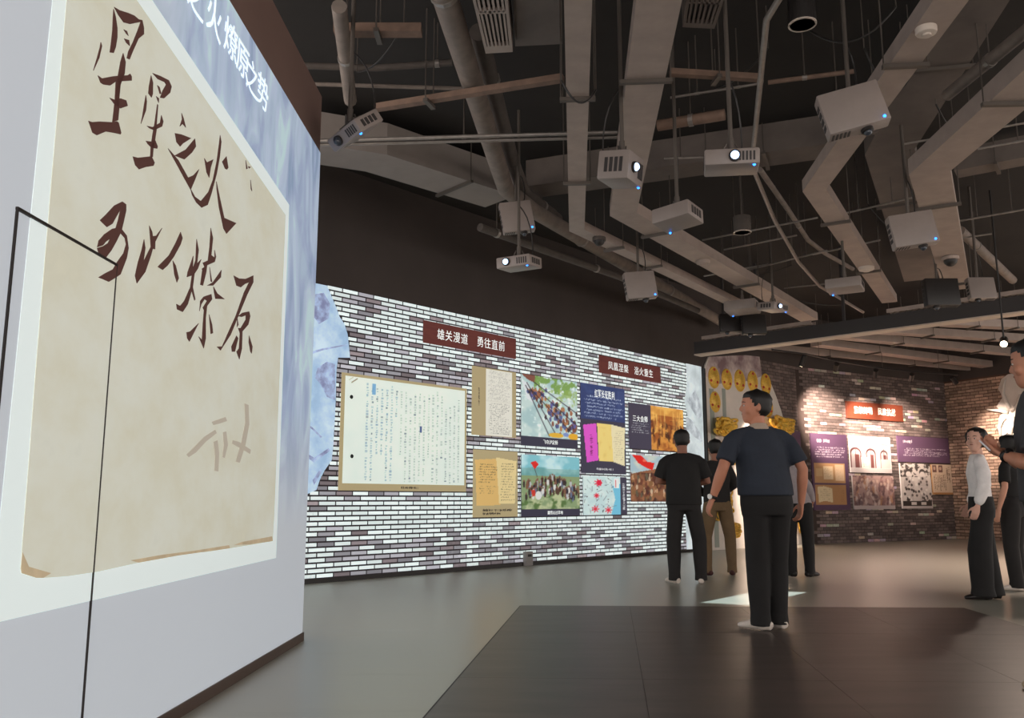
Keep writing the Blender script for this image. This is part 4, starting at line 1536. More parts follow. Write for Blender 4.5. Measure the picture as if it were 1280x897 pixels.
M_offw = mat('offwhite_plastic', rgb(206, 192, 180), .5)
detector(1158, 43, 3.955, .068, 'round pale detector under the trunking, the one above the big tilted projector', M_offw)
detector(1083, 338, 3.955, .10, 'round pale detector under the trunking, the one near the black beam', M_offw)
detector(879, 330, 3.955, .09, 'round grey detector under the wide trunking', M_tray)
detector(1188, 325, 3.855, .10, 'dark dome camera under the widest trunking', M_tray, True)
detector(749, 301, 3.955, .08, 'dark dome camera under the narrow trunking bend', M_pipedk, True)
for px, py, z, r, lab in ((1003, 30, 4.25, .095, 'dark hanging cylinder lamp with a pale rim'), (928, 290, 4.0, .10, 'dusty cylinder lamp hanging above the wide trunking')):
    c = at_z(px, py, z)
    t = thing('cylinder_lamp', c, lab, 'lamp')
    m = MB()
    m.tube([(0, 0, .18), (0, 0, 0)], r, 22, caps=False)
    m.tube([(0, 0, .18), (0, 0, .185)], r, 22)
    m.build('lamp_body', M_black if r < .1 else M_pipedk, t)
    m = MB()
    m.tube([(0, 0, 0), (0, 0, -.008)], [r * 1.03, r * 1.03], 22, caps=False)
    m.tube([(0, 0, -.008), (0, 0, 0)], [r * .88, r * .88], 22, caps=False)
    v = len(m.v)
    m.f += [(22 + j, 22 + (j + 1) % 22, 44 + (j + 1) % 22, 44 + j) for j in range(22)]
    m.build('rim', M_offw, t)
    MB().tube([(0, 0, .10), (0, 0, .11)], r * .95, 22).build('reflector', M_offw, t)
    rods_at(t, c, [c + Vector((0, 0, .18))], r=.012)

# ------------------------------------------------------------------ projectors
M_pbody = mat('projector_grey', rgb(146, 134, 128), .45, var=.05, scale=8)
M_vent = mat('projector_vent', rgb(52, 47, 46), .6)
M_lens = mat('projector_glass', rgb(60, 64, 72), .1)
M_led = mat('blue_indicator', rgb(40, 120, 255), .4, emit=3.0)
M_beamlight = mat('projector_light', rgb(170, 205, 255), .4, emit=2.5)


def projector(px, py, y, W, yaw, pitch, roll, label, lit=False, m=None, up_side=True, led=1, tilt=0, H=None, lens=-.18, deep=.85, top=CEIL):
    c = at_y(px, py, y)
    t = thing('projector', c, label, 'projector', 'ceiling projectors')
    R = Matrix.Rotation(math.radians(tilt), 4, 'Y') @ Matrix.Rotation(math.radians(yaw), 4, 'Z') @ Matrix.Rotation(math.radians(pitch), 4, 'X') @ Matrix.Rotation(math.radians(roll), 4, 'Y')
    D, H = W * (.78 if up_side else deep), H or W * .30
    mm = m or M_pbody
    b = MB().bevbox(-W / 2, W / 2, -D / 2, D / 2, -H / 2, H / 2, W * .035, R, 2).build('projector_body', mm, t)
    auto_smooth(b, 35)
    # lens barrel in the front face, -y
    lx = W * lens
    lr = min(H * .36, .042)
    lb = auto_smooth(MB().tube([(lx, -D / 2 + .01, 0), (lx, -D / 2 - W * .05, 0), (lx, -D / 2 - W * .06, 0)], [lr, lr, lr * .86], 20, ref=(1, 0, 0), M=R).build('lens_barrel', M_black, t))
    MB().ball(R @ Vector((lx, -D / 2 - W * .055, 0)), lr * .72, lr * .72, lr * .72, 14, 8).build('lens_glass', M_beamlight if lit else M_lens, lb, smooth=True)
    # grilles on front and sides
    for k in range(5):
        x = W * ((.12 if lens < .1 else -.45) + k * .065)
        MB().box(x, x + W * .035, -D / 2 - .003, -D / 2 + .005, -H * .28, H * .28, R).build('vent_slot', M_vent, t)
    for s in (-1, 1):
        for k in range(4):
            yy = -D * .3 + k * D * .16
            MB().box(s * W / 2 - .004, s * W / 2 + .004, yy, yy + D * .10, -H * .25, H * .25, R).build('vent_slot', M_vent, t)
    if led:
        MB().ball(R @ Vector((W * .40 * led, -D * .42, -H / 2 if up_side else H / 2)), .011, .011, .011, 8, 6).build('indicator_light', M_led, t, smooth=True)
    # feet and mounting plate
    s = 1 if up_side else -1
    MB().box(-W * .22, W * .22, -D * .2, D * .2, s * H / 2 - .004, s * (H / 2 + .018), R).build('mount_plate', M_rod, t)
    a = R @ Vector((0, 0, s * (H / 2 + .015)))
    MB().tube([a, a + Vector((0, 0, .10))], .022, 10).build('mount_joint', M_rod, t)
    MB().tube([a + Vector((0, 0, .08)), Vector((a.x, a.y, top - c.z + .005))], .016, 10).build('mount_pole', M_rod, t)
    for q in (-1, 1):
        MB().tube([a + Vector((q * .03, 0, .06)), R @ Vector((q * W * .2, 0, s * H / 2))], .007, 6).build('mount_arm', M_rod, t)
    # signal cable looping up to the pole
    e = R @ Vector((W * .15, D / 2 - .01, 0))
    pts = []
    for k in range(9):
        f = k / 8
        p = e.lerp(Vector((a.x, a.y, min(a.z + .55, top - c.z - .06))), f)
        pts.append(p + Vector(((-.08 if 30 < yaw < 100 else .08) * math.sin(f * math.pi), .10 * math.sin(f * math.pi), -.05 * math.sin(f * math.pi * 2))))
    MB().tube(pts, .006, 6).build('signal_cable', M_black, t)
    return t


projector(914, 203, 5.6, .36, -12, 4, 2, 'lit projector with a blue-white lens facing out, below the long brown duct', True, H=.11, lens=.05)
projector(776, 212, 6.3, .32, 62, 8, -4, 'pale projector hanging against the wide trunking, lens turned sideways', True, H=.22)
projector(1065, 139, 5.7, .42, -10, 80, 0, 'biggest tilted projector, flat face outward, below the detector trunking', up_side=False, led=1, tilt=-13, lens=.12, deep=.78)
projector(646, 272, 8.8, .34, 8, 86, 0, 'tilted projector in front of the fat pipe', up_side=False, led=1, tilt=-9, lens=.15, deep=1.0, top=4.48)
projector(649, 329, 8.6, .38, -28, 5, 0, 'lit projector hung low in front of the dark upper wall', True)
projector(800, 357, 10.3, .38, 8, 86, 0, 'tilted projector close to the brick wall pipe', up_side=False, lens=.12, tilt=-7, deep=.9)
projector(847, 271, 6.9, .34, 140, 6, 4, 'projector with its back turned, below the wide trunking', H=.13)
projector(1140, 288, 7.9, .41, -6, 84, 0, 'grey tilted projector in front of the widest trunking', up_side=False, led=1, tilt=-8, lens=.15, deep=.8, top=4.55)
projector(444, 163, 5.85, .34, -38, 38, -12, 'steeply tipped projector hanging beside the end of the calligraphy wall')
projector(1056, 357, 10.0, .40, 150, 4, 0, 'small projector under the winding conduits', top=4.0)
projector(928, 384, 12.5, .46, 150, 4, 0, 'projector above the beam ladder with a flat pale underside', H=.15, top=4.0)
projector(966, 384, 12.0, .36, 40, 6, 0, 'pale projector beside the flat one above the beam', True)
projector(942, 406, 12.9, .36, 0, 80, 0, 'black tilted projector hanging before the beam ladder', up_side=False, m=M_black, led=0)
projector(913, 404, 13.1, .34, 0, 80, 0, 'black box projector nearest the dark upper wall', up_side=False, m=M_black, led=0, top=4.0)
projector(1176, 366, 10.6, .42, 0, 84, 0, 'black projector on the beam below the widest trunking', up_side=False, m=M_black, led=0, top=3.9)
projector(1226, 361, 10.8, .34, 0, 80, 0, 'grey projector on the beam beside the black one', up_side=False, led=0)

# ------------------------------------------------------------------ track lights over the dark brick wall
TZ = 3.72
tr = [at_z(x, y, TZ) for x, y in ((965, 437), (1008, 442.5), (1046, 451), (1094, 459), (1139, 464), (1197, 468))]
base = tr[0].copy()
t = thing('lighting_track', base, 'thin black curved lighting track before the dark brick wall', 'track')
MB().tube([p - base for p in tr], .018, 8).build('track_rail', M_black, t)
rods_at(t, base, [tr[1].lerp(tr[2], .4), tr[3].lerp(tr[4], .2), tr[4].lerp(tr[5], .6), tr[0]])
RW = [(5.0, 17.85, 1.4), (6.95, 19.3, 2.75), (8.2, 20.0, 2.6), (9.3, 20.6, 2.7), (11.5, 20.3, 2.4)]


def spot_head(pos, target, label, power, ang=48, col=(1, .80, .66), blend=.9, L=.22, r=.05):
    t = thing('spotlight', pos, label, 'spotlight', 'track spotlights')
    d = (Vector(target) - pos).normalized()
    MB().tube([(0, 0, 0), (0, 0, -.10)], .012, 8).build('stem', M_black, t)
    p0 = Vector((0, 0, -.10)) - d * L * .4
    p1 = Vector((0, 0, -.10)) + d * L * .6
    MB().tube([p0, p1], r, 16).build('lamp_head', M_black, t)
    MB().tube([p1 - d * .002, p1 + d * .004], r * .8, 16).build('lamp_glass', mat('lamp_glow', rgb(255, 226, 190), .4, emit=12), t)
    ld = bpy.data.lights.new('spot', 'SPOT')
    ld.energy = power
    ld.color = col
    ld.spot_size = math.radians(ang)
    ld.spot_blend = blend
    ld.shadow_soft_size = .05
    lo = bpy.data.objects.new('light_beam', ld)
    COL.objects.link(lo)
    lo.parent = t
    lo.location = p1 + d * .03
    lo.rotation_euler = d.to_track_quat('-Z', 'Y').to_euler()
    return t


labs = ['black track spotlight aimed at the gold relief', 'black track spotlight beside the one aimed at the gold relief', 'black track spotlight above the brown wooden title sign',
        'black track spotlight above the wide purple panel', 'black track spotlight at the far end of the track']
for p, tg, lb, pw in zip([tr[0].lerp(tr[1], .9), tr[1].lerp(tr[2], .97), tr[3], tr[4], tr[4].lerp(tr[5], .9)], RW, labs, (1500, 950, 950, 500, 380)):
    spot_head(p - Vector((0, 0, .015)), tg, lb, pw)
p = at_y(1254, 417, 11.0)
t = spot_head(Vector((p.x, p.y, p.z)), (3.4, 6.2, .6), 'glowing spotlight head above the man holding a phone', 50, 34)
MB().tube([(0, 0, 0), (0, 0, CEIL - p.z + .01)], .012, 8).build('stem', M_black, t)

# unseen lamp assumed on the right, added to brighten the bay beyond the beam
def unseen_downlight(x, y, z, power, label, ang=125, col=(1, .77, .66)):
    t = thing('unseen_downlight', (x, y, z), label, 'lamp', 'added downlights')
    m = MB()
    m.tube([(0, 0, 0), (0, 0, .2)], .08, 20, caps=False)
    m.tube([(0, 0, .2), (0, 0, .205)], .08, 20)
    m.build('lamp_body', M_black, t)
    MB().tube([(0, 0, .03), (0, 0, .035)], .075, 20).build('lamp_glass', mat('lamp_glow', rgb(255, 226, 190), .4, emit=12), t)
    rods_at(t, Vector((x, y, z)), [Vector((x, y, z + .2))], r=.012)
    ld = bpy.data.lights.new('added_bay_lamp_offscreen', 'SPOT')
    ld.energy = power
    ld.color = col
    ld.spot_size = math.radians(ang)
    ld.spot_blend = .8
    ld.shadow_soft_size = .07
    lo = bpy.data.objects.new('added_bay_lamp_offscreen', ld)
    COL.objects.link(lo)
    lo.parent = t
    lo.location = (0, 0, .02)


unseen_downlight(8.8, 11.6, 4.3, 1400, 'unseen black lamp added on the right to brighten the bay')
# ------------------------------------------------------------------ people
def M_skin(c):
    return mat('skin_%d_%d_%d' % c, rgb(*c), .55, var=.06, scale=12)


def cloth(name, c, rough=.85):
    return mat(name, rgb(*c), rough, var=.12, scale=9, bump=.25)


def solid(mb, voxel, smooth=6, warp=None):
    """fuse overlapping closed shapes into one continuous skin"""
    me = mb.mesh('shape')
    if warp:
        for v in me.vertices:
            v.co = warp(v.co)
    o = bpy.data.objects.new('shape', me)
    COL.objects.link(o)
    r = o.modifiers.new('r', 'REMESH')
    r.mode = 'VOXEL'
    r.voxel_size = voxel
    r.use_smooth_shade = True
    if smooth:
        s = o.modifiers.new('s', 'SMOOTH')
        s.factor = .5
        s.iterations = smooth
    dg = bpy.context.evaluated_depsgraph_get()
    out = bpy.data.meshes.new_from_object(o.evaluated_get(dg))
    bpy.data.objects.remove(o)
    out.shade_smooth()
    return out


def rtube(mb, pts, r, n=16, ref=None):
    """tube with rounded ends"""
    pts = [Vector(p) for p in pts]
    r = [(q, q) if not isinstance(q, (list, tuple)) else tuple(q) for q in r]
    d0 = (pts[0] - pts[1]).normalized()
    d1 = (pts[-1] - pts[-2]).normalized()
    a, b = min(r[0]), min(r[-1])
    P = [pts[0] + d0 * a * .75, pts[0] + d0 * a * .45] + pts + [pts[-1] + d1 * b * .45, pts[-1] + d1 * b * .75]
    k = lambda q, f: (q[0] * f, q[1] * f)
    R = [k(r[0], .35), k(r[0], .8)] + r + [k(r[-1], .8), k(r[-1], .35)]
    mb.tube(P, R, n, ref=ref)


HEADR = [(0.000, .058, .026, .026), (.022, .048, .044, .050), (.055, .022, .060, .080), (.095, .008, .069, .092), (.140, .002, .0735, .097), (.180, -.004, .072, .095), (.210, -.008, .060, .080), (.228, -.010, .040, .055), (.238, -.012, .012, .018)]


def head_surf(t, a, grow=0.0):
    """point on the head at height t above the chin, angle a (0 = right, 90 = front)"""
    zs = [q[0] for q in HEADR]
    cy, rx, ry = (np.interp(t, zs, [q[i] for q in HEADR]) for i in (1, 2, 3))
    return Vector(((rx + grow) * math.cos(a), cy + (ry + grow) * math.sin(a), t))


def make_person(label, pos, rz, h, skin, top, bottom, shoes, hair=(22, 18, 17), torso=1.0, belly=0.0, sleeve='short', arms=None, head_yaw=0, head_pitch=0, lean=(0, 0),
                feet=((-.10, 0, 0), (.10, 0, 0)), hair_style='short', leg=1.0, voxel=.0075, hem=.93, collar=None, extras=(), face=True, cropped=False, female=False):
    s = h / 1.75
    t = thing('person', Vector((pos[0], pos[1], pos[2])), label, 'person', None, math.radians(rz))
    sk = M_skin(skin)
    LN = Vector((lean[0], lean[1], 0))

    def warp(p):
        k = max(0.0, p.z - .92)
        p = p + LN * (k * (1 + .25 * k))
        return p * s

    arms = arms or {}
    sw = (.185 if not female else .155) * torso
    sh = 1.395 if not female else 1.39
    A = {}
    for sd, n in ((-1, 'L'), (1, 'R')):
        e, w_ = arms.get(n, ((sd * .265, -.03, 1.15), (sd * .275, .05, .90)))
        A[n] = (Vector((sd * sw, -.005, sh)), Vector(e), Vector(w_))
    k = .86 if female else 1.0
    # --- body: one continuous surface
    b = MB()
    rtube(b, [(0, 0, .93), (0, .0, 1.06), (0, .0, 1.28), (0, -.005, 1.42), (0, -.005, 1.47)], [(.135 * k, .095 * k), (.125 * k, .09 * k), (.14 * k, .095 * k), (.10 * k, .06), (.06, .055)], 20, ref=(1, 0, 0))
    rtube(b, [(0, -.012, 1.42), (0, -.002, 1.50), (0, .004, 1.56)], [(.068 * k, .066 * k), (.058 * k, .060 * k), (.058 * k, .060 * k)], 16, ref=(1, 0, 0))
    hy = Matrix.Translation((0, 0, 1.500)) @ Matrix.Scale(1.06, 4) @ Matrix.Rotation(math.radians(head_yaw), 4, 'Z') @ Matrix.Rotation(math.radians(head_pitch), 4, 'X')
    hd = MB()
    hd.tube([(0, q[1], q[0]) for q in HEADR], [(q[2], q[3]) for q in HEADR], 22, ref=(1, 0, 0))
    # keep rings level: rebuild from the surface function
    hd = MB()
    n = 22
    v = [head_surf(q[0], 2 * math.pi * j / n) for q in HEADR for j in range(n)]
    f = [(i * n + j, i * n + (j + 1) % n, (i + 1) * n + (j + 1) % n, (i + 1) * n + j) for i in range(len(HEADR) - 1) for j in range(n)]
    f += [tuple(reversed(range(n))), tuple((len(HEADR) - 1) * n + j for j in range(n))]
    hd.add(v, f)
    rtube(hd, [(0, .088, .135), (0, .100, .112), (0, .108, .094)], [.009, .012, .014], 10)          # nose
    hd.ball((-.010, .100, .090), .009, .010, .008)
    hd.ball((.010, .100, .090), .009, .010, .008)
    rtube(hd, [(-.035, .080, .148), (0, .093, .150), (.035, .080, .148)], [.009, .010, .009], 8)   # brow
    rtube(hd, [(-.020, .088, .060), (0, .096, .061), (.020, .088, .060)], [.007, .009, .007], 8)   # lips
    hd.ball((0, .074, .018), .024, .020, .018)                                                        # chin
    for sd in (-1, 1):
        R = Matrix.Rotation(sd * .35, 3, 'Z')
        hd.ball((sd * .077, -.008, .112), .011, .021, .033, 12, 8, R)
        hd.ball((sd * .048, .058, .085), .022, .028, .026)                                             # cheek
    b.add([hy @ Vector(p) for p in hd.v], hd.f)
    for n_, sd in (('L', -1), ('R', 1)):
        S_, E_, W_ = A[n_]
        rtube(b, [S_ + Vector((-sd * .03, 0, -.02)), S_.lerp(E_, .5), E_, E_.lerp(W_, .35), E_.lerp(W_, .8), W_], [.040 * k, .043 * k, .040 * k, .041 * k, .030 * k, .026 * k], 14)
        # hand
        d = (W_ - E_).normalized()
        bx = arms.get('palm' + n_, Vector((-sd, 0, 0)))
        nrm = (Vector(bx) - d * Vector(bx).dot(d)).normalized()        # palm side
        side = d.cross(nrm).normalized()
        fw = arms.get('thumb' + n_, Vector((0, 1, .2)))
        if side.dot(Vector(fw)) < 0:
            side = -side                                               # side points to the thumb
        curl = arms.get('curl' + n_, .45)
        rtube(b, [W_, W_ + d * .045, W_ + d * .085], [(.026, .018), (.038, .016), (.040, .014)], 12, ref=side)
        for j, (off, ln) in enumerate(((.029, .070), (.0098, .078), (-.0098, .073), (-.029, .058))):
            p = W_ + d * .085 + side * off
            q = [p]
            ang = curl * .5
            for seg in (.42, .32, .26):
                p = p + (d * math.cos(ang) + nrm * math.sin(ang)) * ln * seg
                q.append(p)
                ang += curl * .9
            rtube(b, q, [.0094, .0090, .0082, .0072], 8)
        p = W_ + d * .025 + side * .026
        q = [p, p + (d * .6 + side * .65 + nrm * .3) * .032, p + (d * 1.2 + side * .85 + nrm * .6) * .040, p + (d * 1.9 + side * .8 + nrm * .9) * .042]
        rtube(b, q, [.0125, .0115, .010, .0085], 8)
    L = []
    for fx, fy, fr in feet:
        sd = -1 if fx < 0 else 1
        a = Vector((fx, fy, .085))
        kn = Vector((fx * .97, fy * .55 + .025, .49))
        hp = Vector((sd * .085, 0, .93))
        L.append((a, kn, hp, fr))
        rtube(b, [a, a.lerp(kn, .55), kn, kn.lerp(hp, .5), hp], [.034, .050, .052, .068, .080], 12)
    body = link('body', solid(b, voxel, 3, warp), sk, t)
    # --- shirt
    c = MB()
    bt = torso * (1.0 if not female else .86)
    if cropped:
        hem = 1.03
    zz = [hem, hem + .08, 1.14, 1.28, 1.38, 1.44, 1.475]
    wx = [.180 + belly * .6, .178 + belly * .6, .172 + belly * .5, .178, .165, .115, .078]
    wy = [.128 + belly, .128 + belly, .122 + belly * .8, .125, .105, .085, .070]
    if female:
        wx = [.165, .160, .150, .160, .145, .10, .07]
        wy = [.115, .112, .108, .125, .10, .08, .066]
    c.tube([(0, .004, z) for z in zz], [(x * bt, y * (bt if not female else .95)) for x, y in zip(wx, wy)], 28, ref=(1, 0, 0))
    for n_, sd in (('L', -1), ('R', 1)):
        S_, E_, W_ = A[n_]
        if sleeve == 'short':
            c.tube([(sd * .05, -.008, 1.455), S_ + Vector((-sd * .035, 0, .012)), S_ + Vector((sd * .012, 0, -.03)), S_.lerp(E_, .45), S_.lerp(E_, .80)], [.035, .052, .060, .061 * torso, .064 * torso], 18)
        else:
            pf = 1.3 if sleeve == 'puff' else 1.0
            c.tube([Vector((sd * .05, -.008, 1.45)), S_ + Vector((-sd * .03, 0, .010)), S_.lerp(E_, .5), E_, E_.lerp(W_, .45), E_.lerp(W_, .78), W_.lerp(E_, .06)],
                   [.035, .052 * pf * k, .060 * pf * k, .056 * pf * k, .055 * pf * k, .046 * pf * k, .034 * k], 18)
    shirt = link('shirt', solid(c, .009, 9, warp), top, t)
    if collar:
        m = MB()
        m.tube([(0, -.012, 1.445), (0, -.010, 1.468), (0, -.006, 1.492)], [(.088, .082), (.074, .074), (.070, .072)], 24, ref=(1, 0, 0))
        link('collar', solid(m, .007, 3, warp), collar, t)
    # --- trousers
    c = MB()
    c.tube([(0, .002, .82), (0, .002, .90), (0, .002, 1.0), (0, .002, 1.04)], [(.165 * bt + .005, .118), (.178 * bt, .128 + belly * .5), (.170 * bt + belly * .3, .118 + belly * .6), (.166 * bt + belly * .3, .115 + belly * .6)], 28, ref=(1, 0, 0))
    for a, kn, hp, fr in L:
        foot = Vector((a.x, a.y, .035))
        c.tube([foot, foot.lerp(a, .9) + Vector((0, 0, .04)), a.lerp(kn, .55), kn, kn.lerp(hp, .55), Vector((hp.x, hp.y, .90)), Vector((hp.x * .9, hp.y, .97))],
               [(.066 * leg, .085 * leg), (.062 * leg, .075 * leg), (.074 * leg, .080 * leg), (.078 * leg, .082 * leg), (.092, .102), (.098, .112), (.08, .10)], 20, ref=(1, 0, 0))
    link('trousers', solid(c, .009, 4, warp), bottom, t)
    # --- shoes
    for a, kn, hp, fr in L:
        m = MB()
        R = Matrix.Rotation(math.radians(fr), 3, 'Z')
        o = Vector((a.x, a.y, 0))
        pr = [(-.085, .030, .028), (-.06, .037, .036), (0, .038, .042), (.07, .045, .034), (.13, .046, .026), (.165, .034, .020), (.18, .018, .014)]
        m.tube([o + R @ Vector((0, y, z + .004)) for y, x, z in pr], [(x, z) for y, x, z in pr], 14, ref=R @ Vector((1, 0, 0)))
        rtube(m, [o + Vector((0, -.03, .03)), o + Vector((0, -.02, .095))], [(.036, .045), (.034, .042)], 12, ref=(1, 0, 0))
        sm = link('shoe', solid(m, .008, 3, lambda p: p * s), shoes, t)
    # --- hair
    hm = cloth('hair_%d' % hair[0], hair, .55)
    nu, nv = 40, 18
    v, f, keep = [], [], {}
    zt = np.linspace(.03, .2395, nv)
    for i, z in enumerate(zt):
        for j in range(nu):
            a = 2 * math.pi * j / nu
            fr_ = math.sin(a)                                   # 1 front, -1 back
            g = .013 + .004 * math.sin(j * 3.1 + i) * (fr_ < .6)
            gk = g
            if hair_style == 'long':
                g += .012 * (fr_ < .3)
            lo = np.interp(fr_, [-1, -.5, -.15, .1, .35, .6, 1], [.050, .056, .078, .115, .150, .178, .184])
            if hair_style == 'long':
                lo = np.interp(fr_, [-1, -.3, .1, .35, .6, 1], [.03, .03, .045, .13, .185, .20])
            keep[i * nu + j] = z >= lo - .008
            v.append(hy @ head_surf(z, a, g * min(1, max(.06, (z - lo + .002) / .030))))
    for i in range(nv - 1):
        for j in range(nu):
            q = (i * nu + j, i * nu + (j + 1) % nu, (i + 1) * nu + (j + 1) % nu, (i + 1) * nu + j)
            if all(keep[w_] for w_ in q):
                f.append(q)
    v.append(hy @ Vector((0, -.012, .254)))
    for j in range(nu):
        f.append(((nv - 1) * nu + j, (nv - 1) * nu + (j + 1) % nu, len(v) - 1))
    me = pydata('hair', [warp(Vector(p)) for p in v], f, True)
    bm = bmesh.new()
    bm.from_mesh(me)
    bmesh.ops.recalc_face_normals(bm, faces=bm.faces[:])
    bmesh.ops.delete(bm, geom=[q for q in bm.verts if not q.link_faces], context='VERTS')
    bmesh.ops.recalc_face_normals(bm, faces=bm.faces[:])
    bm.to_mesh(me)
    bm.free()
    ho = link('hair', me, hm, t)
    if hair_style == 'long':
        m = MB()
        m.ball(hy @ Vector((0, -.115, .10)), .042, .036, .045)
        m.v = [warp(Vector(p)) for p in m.v]
        m.build('hair_bun', hm, ho, smooth=True)
    # --- eyes, brows, mouth
    if face:
        for sd in (-1, 1):
            e = MB().ball((0, 0, 0), .0125, .008, .0065, 12, 8)
            e.v = [warp(hy @ (Vector(p) + Vector((sd * .030, .0845, .122)))) for p in e.v]
            eo = e.build('eye', mat('eye_white', rgb(214, 202, 196), .4), t, smooth=True)
            e = MB().ball((0, 0, 0), .0062, .004, .0062, 10, 6)
            e.v = [warp(hy @ (Vector(p) + Vector((sd * .030, .0905, .122)))) for p in e.v]
            e.build('iris', mat('eye_dark', rgb(28, 20, 18), .3), eo, smooth=True)
            e = MB()
            rtube(e, [(sd * .013, .094, .143), (sd * .030, .0905, .149), (sd * .047, .076, .145)], [.003, .004, .002], 6)
            e.v = [warp(hy @ Vector(p)) for p in e.v]
            e.build('eyebrow', hm, t, smooth=True)
        e = MB()
        rtube(e, [(-.021, .089, .060), (-.008, .0975, .063), (.008, .0975, .063), (.021, .089, .060)], [.003, .0065, .0065, .003], 8)
        e.v = [warp(hy @ Vector(p)) for p in e.v]
        e.build('lips', mat('lips', rgb(168, 70, 66) if female else rgb(150, 92, 80), .5), t, smooth=True)
    return t, A, warp


def watch(t, A, warp, side, face_col, strap, dirn=(-1, 0, 0)):
    S_, E_, W_ = A[side]
    d = (W_ - E_).normalized()
    c = W_ - d * .015
    m = MB().tube([c - d * .010, c + d * .010], .0335, 20)
    m.v = [warp(Vector(p)) for p in m.v]
    w_ = m.build('watch_strap', strap, t, smooth=True)
    n = Vector(dirn).normalized()
    m = MB().tube([c + n * .028, c + n * .040], .019, 18)
    m.v = [warp(Vector(p)) for p in m.v]
    m.build('watch_face', face_col, w_, smooth=False)


NAVY = cloth('navy_jersey', (44, 50, 62))
BLACK = cloth('black_cloth', (27, 25, 25))
BLACK2 = cloth('soft_black_cloth', (34, 31, 31))
KHAKI = cloth('khaki_cloth', (112, 90, 64))
LILAC = cloth('lilac_grey_cloth', (158, 148, 150))
BLOUSE = cloth('white_blouse', (238, 232, 230))
CHAR = cloth('charcoal_jersey', (72, 70, 72))
SH_W = mat('white_shoe', rgb(220, 208, 198), .6)
SH_B = mat('black_shoe', rgb(28, 24, 24), .4)
SH_R = mat('dark_red_shoe', rgb(70, 34, 32), .5)
V3 = Vector

p = at_z(966, 788, .004)
t, A, W = make_person('man in a navy T-shirt and black trousers standing on the dark floor, head turned sideways', (p.x, p.y, .004), 6, 1.74, (196, 132, 104), NAVY, BLACK, SH_W,
            torso=1.12, belly=.012, head_yaw=72, head_pitch=4, lean=(-.06, .02), feet=((-.075, .03, 42), (.085, .10, 12)), collar=cloth('beige_collar', (188, 166, 148)), leg=1.12, hem=.965, voxel=.0065,
            arms={'L': (V3((-.325, -.05, 1.165)), V3((-.405, .02, .945))), 'R': (V3((.285, -.05, 1.16)), V3((.275, .02, .915))), 'curlL': .7, 'curlR': .5})
watch(t, A, W, 'L', mat('watch_white', rgb(230, 230, 226), .3), SH_B, (-1, -.5, 0))

p = at_z(858, 729)
make_person('man in black T-shirt and black trousers with white shoes facing the brick wall', (p.x, p.y, 0), -6, 1.74, (150, 100, 80), BLACK, BLACK2, SH_W, torso=1.12, belly=.01, head_yaw=4, head_pitch=-8,
            feet=((-.13, 0, 28), (.17, .03, -6)), voxel=.009, leg=1.08, hem=.88, face=False,
            arms={'L': (V3((-.285, .04, 1.15)), V3((-.06, .22, 1.16))), 'R': (V3((.285, .04, 1.15)), V3((.06, .24, 1.12))), 'palmL': V3((0, -1, 0)), 'palmR': V3((0, -1, 0)), 'thumbL': V3((0, 0, 1)), 'thumbR': V3((0, 0, 1))})

p = at_z(900, 719)
make_person('man in black shirt and khaki trousers facing the gold discs', (p.x, p.y, 0), 4, 1.70, (156, 104, 82), BLACK2, KHAKI, SH_R, torso=1.0, head_yaw=-4, head_pitch=-6,
            feet=((-.16, 0, 20), (.17, .02, -20)), voxel=.009, leg=.95, hem=.92, face=False, sleeve='long', arms={'L': (V3((-.26, .05, 1.15)), V3((-.10, .22, 1.02))), 'R': (V3((.25, .06, 1.15)), V3((.08, .24, 1.02)))})

p = at_z(1001, 721)
make_person('man in a pale grey shirt leaning sideways, mostly behind the man in navy', (p.x, p.y, 0), -12, 1.72, (160, 106, 84), LILAC, BLACK, SH_B, torso=1.05, head_yaw=40, head_pitch=-20, lean=(-.42, .10),
            feet=((-.10, 0, 20), (.12, .05, -40)), voxel=.009, hem=.90, face=False, sleeve='long', arms={'L': (V3((-.24, .10, 1.15)), V3((-.10, .30, 1.0))), 'R': (V3((.25, .05, 1.15)), V3((.20, .12, .92)))})

p = at_z(1237, 749)
make_person('woman in a white puff-sleeved blouse and wide black trousers, dark hair tied back', (p.x, p.y, 0), 68, 1.63, (214, 166, 146), BLOUSE, BLACK, SH_B, torso=1.02, sleeve='puff', head_yaw=58, head_pitch=2,
            feet=((-.08, .06, 12), (.08, -.04, -14)), hair_style='long', leg=1.42, voxel=.007, hem=1.0, female=True,
            arms={'L': (V3((-.24, -.02, 1.16)), V3((-.23, .06, .94))), 'R': (V3((.235, -.02, 1.16)), V3((.22, .09, .95)))})

p = at_z(1276, 738)
make_person('woman in a cropped black top and black trousers behind the woman in white', (p.x, p.y, 0), 40, 1.62, (206, 150, 124), BLACK, BLACK2, SH_W, torso=1.02, sleeve='short', head_yaw=-8,
            feet=((-.09, .0, 18), (.09, .03, -10)), hair_style='long', leg=1.0, voxel=.009, female=True, cropped=True, face=False)

p = at_y(1316, 640, 4.55)
t, A, W = make_person('man in a charcoal T-shirt holding up a phone in both hands', (p.x, p.y, 0.0), 58, 1.79, (200, 138, 110), CHAR, BLACK2, mat('tan_shoe', rgb(196, 170, 140), .6), torso=1.1, head_yaw=-14, head_pitch=-8,
            feet=((-.14, .02, 10), (.13, .0, -12)), voxel=.0065, hem=.90,
            arms={'L': (V3((-.27, .06, 1.08)), V3((-.13, .185, 1.135))), 'R': (V3((.25, .10, 1.09)), V3((.02, .205, 1.16))), 'palmL': V3((.5, .2, .6)), 'palmR': V3((-.6, .2, .5)), 'thumbL': V3((0, .2, 1)), 'thumbR': V3((0, .2, 1)), 'curlL': .8, 'curlR': .8})
watch(t, A, W, 'L', SH_B, SH_B, (-.6, -.4, .6))
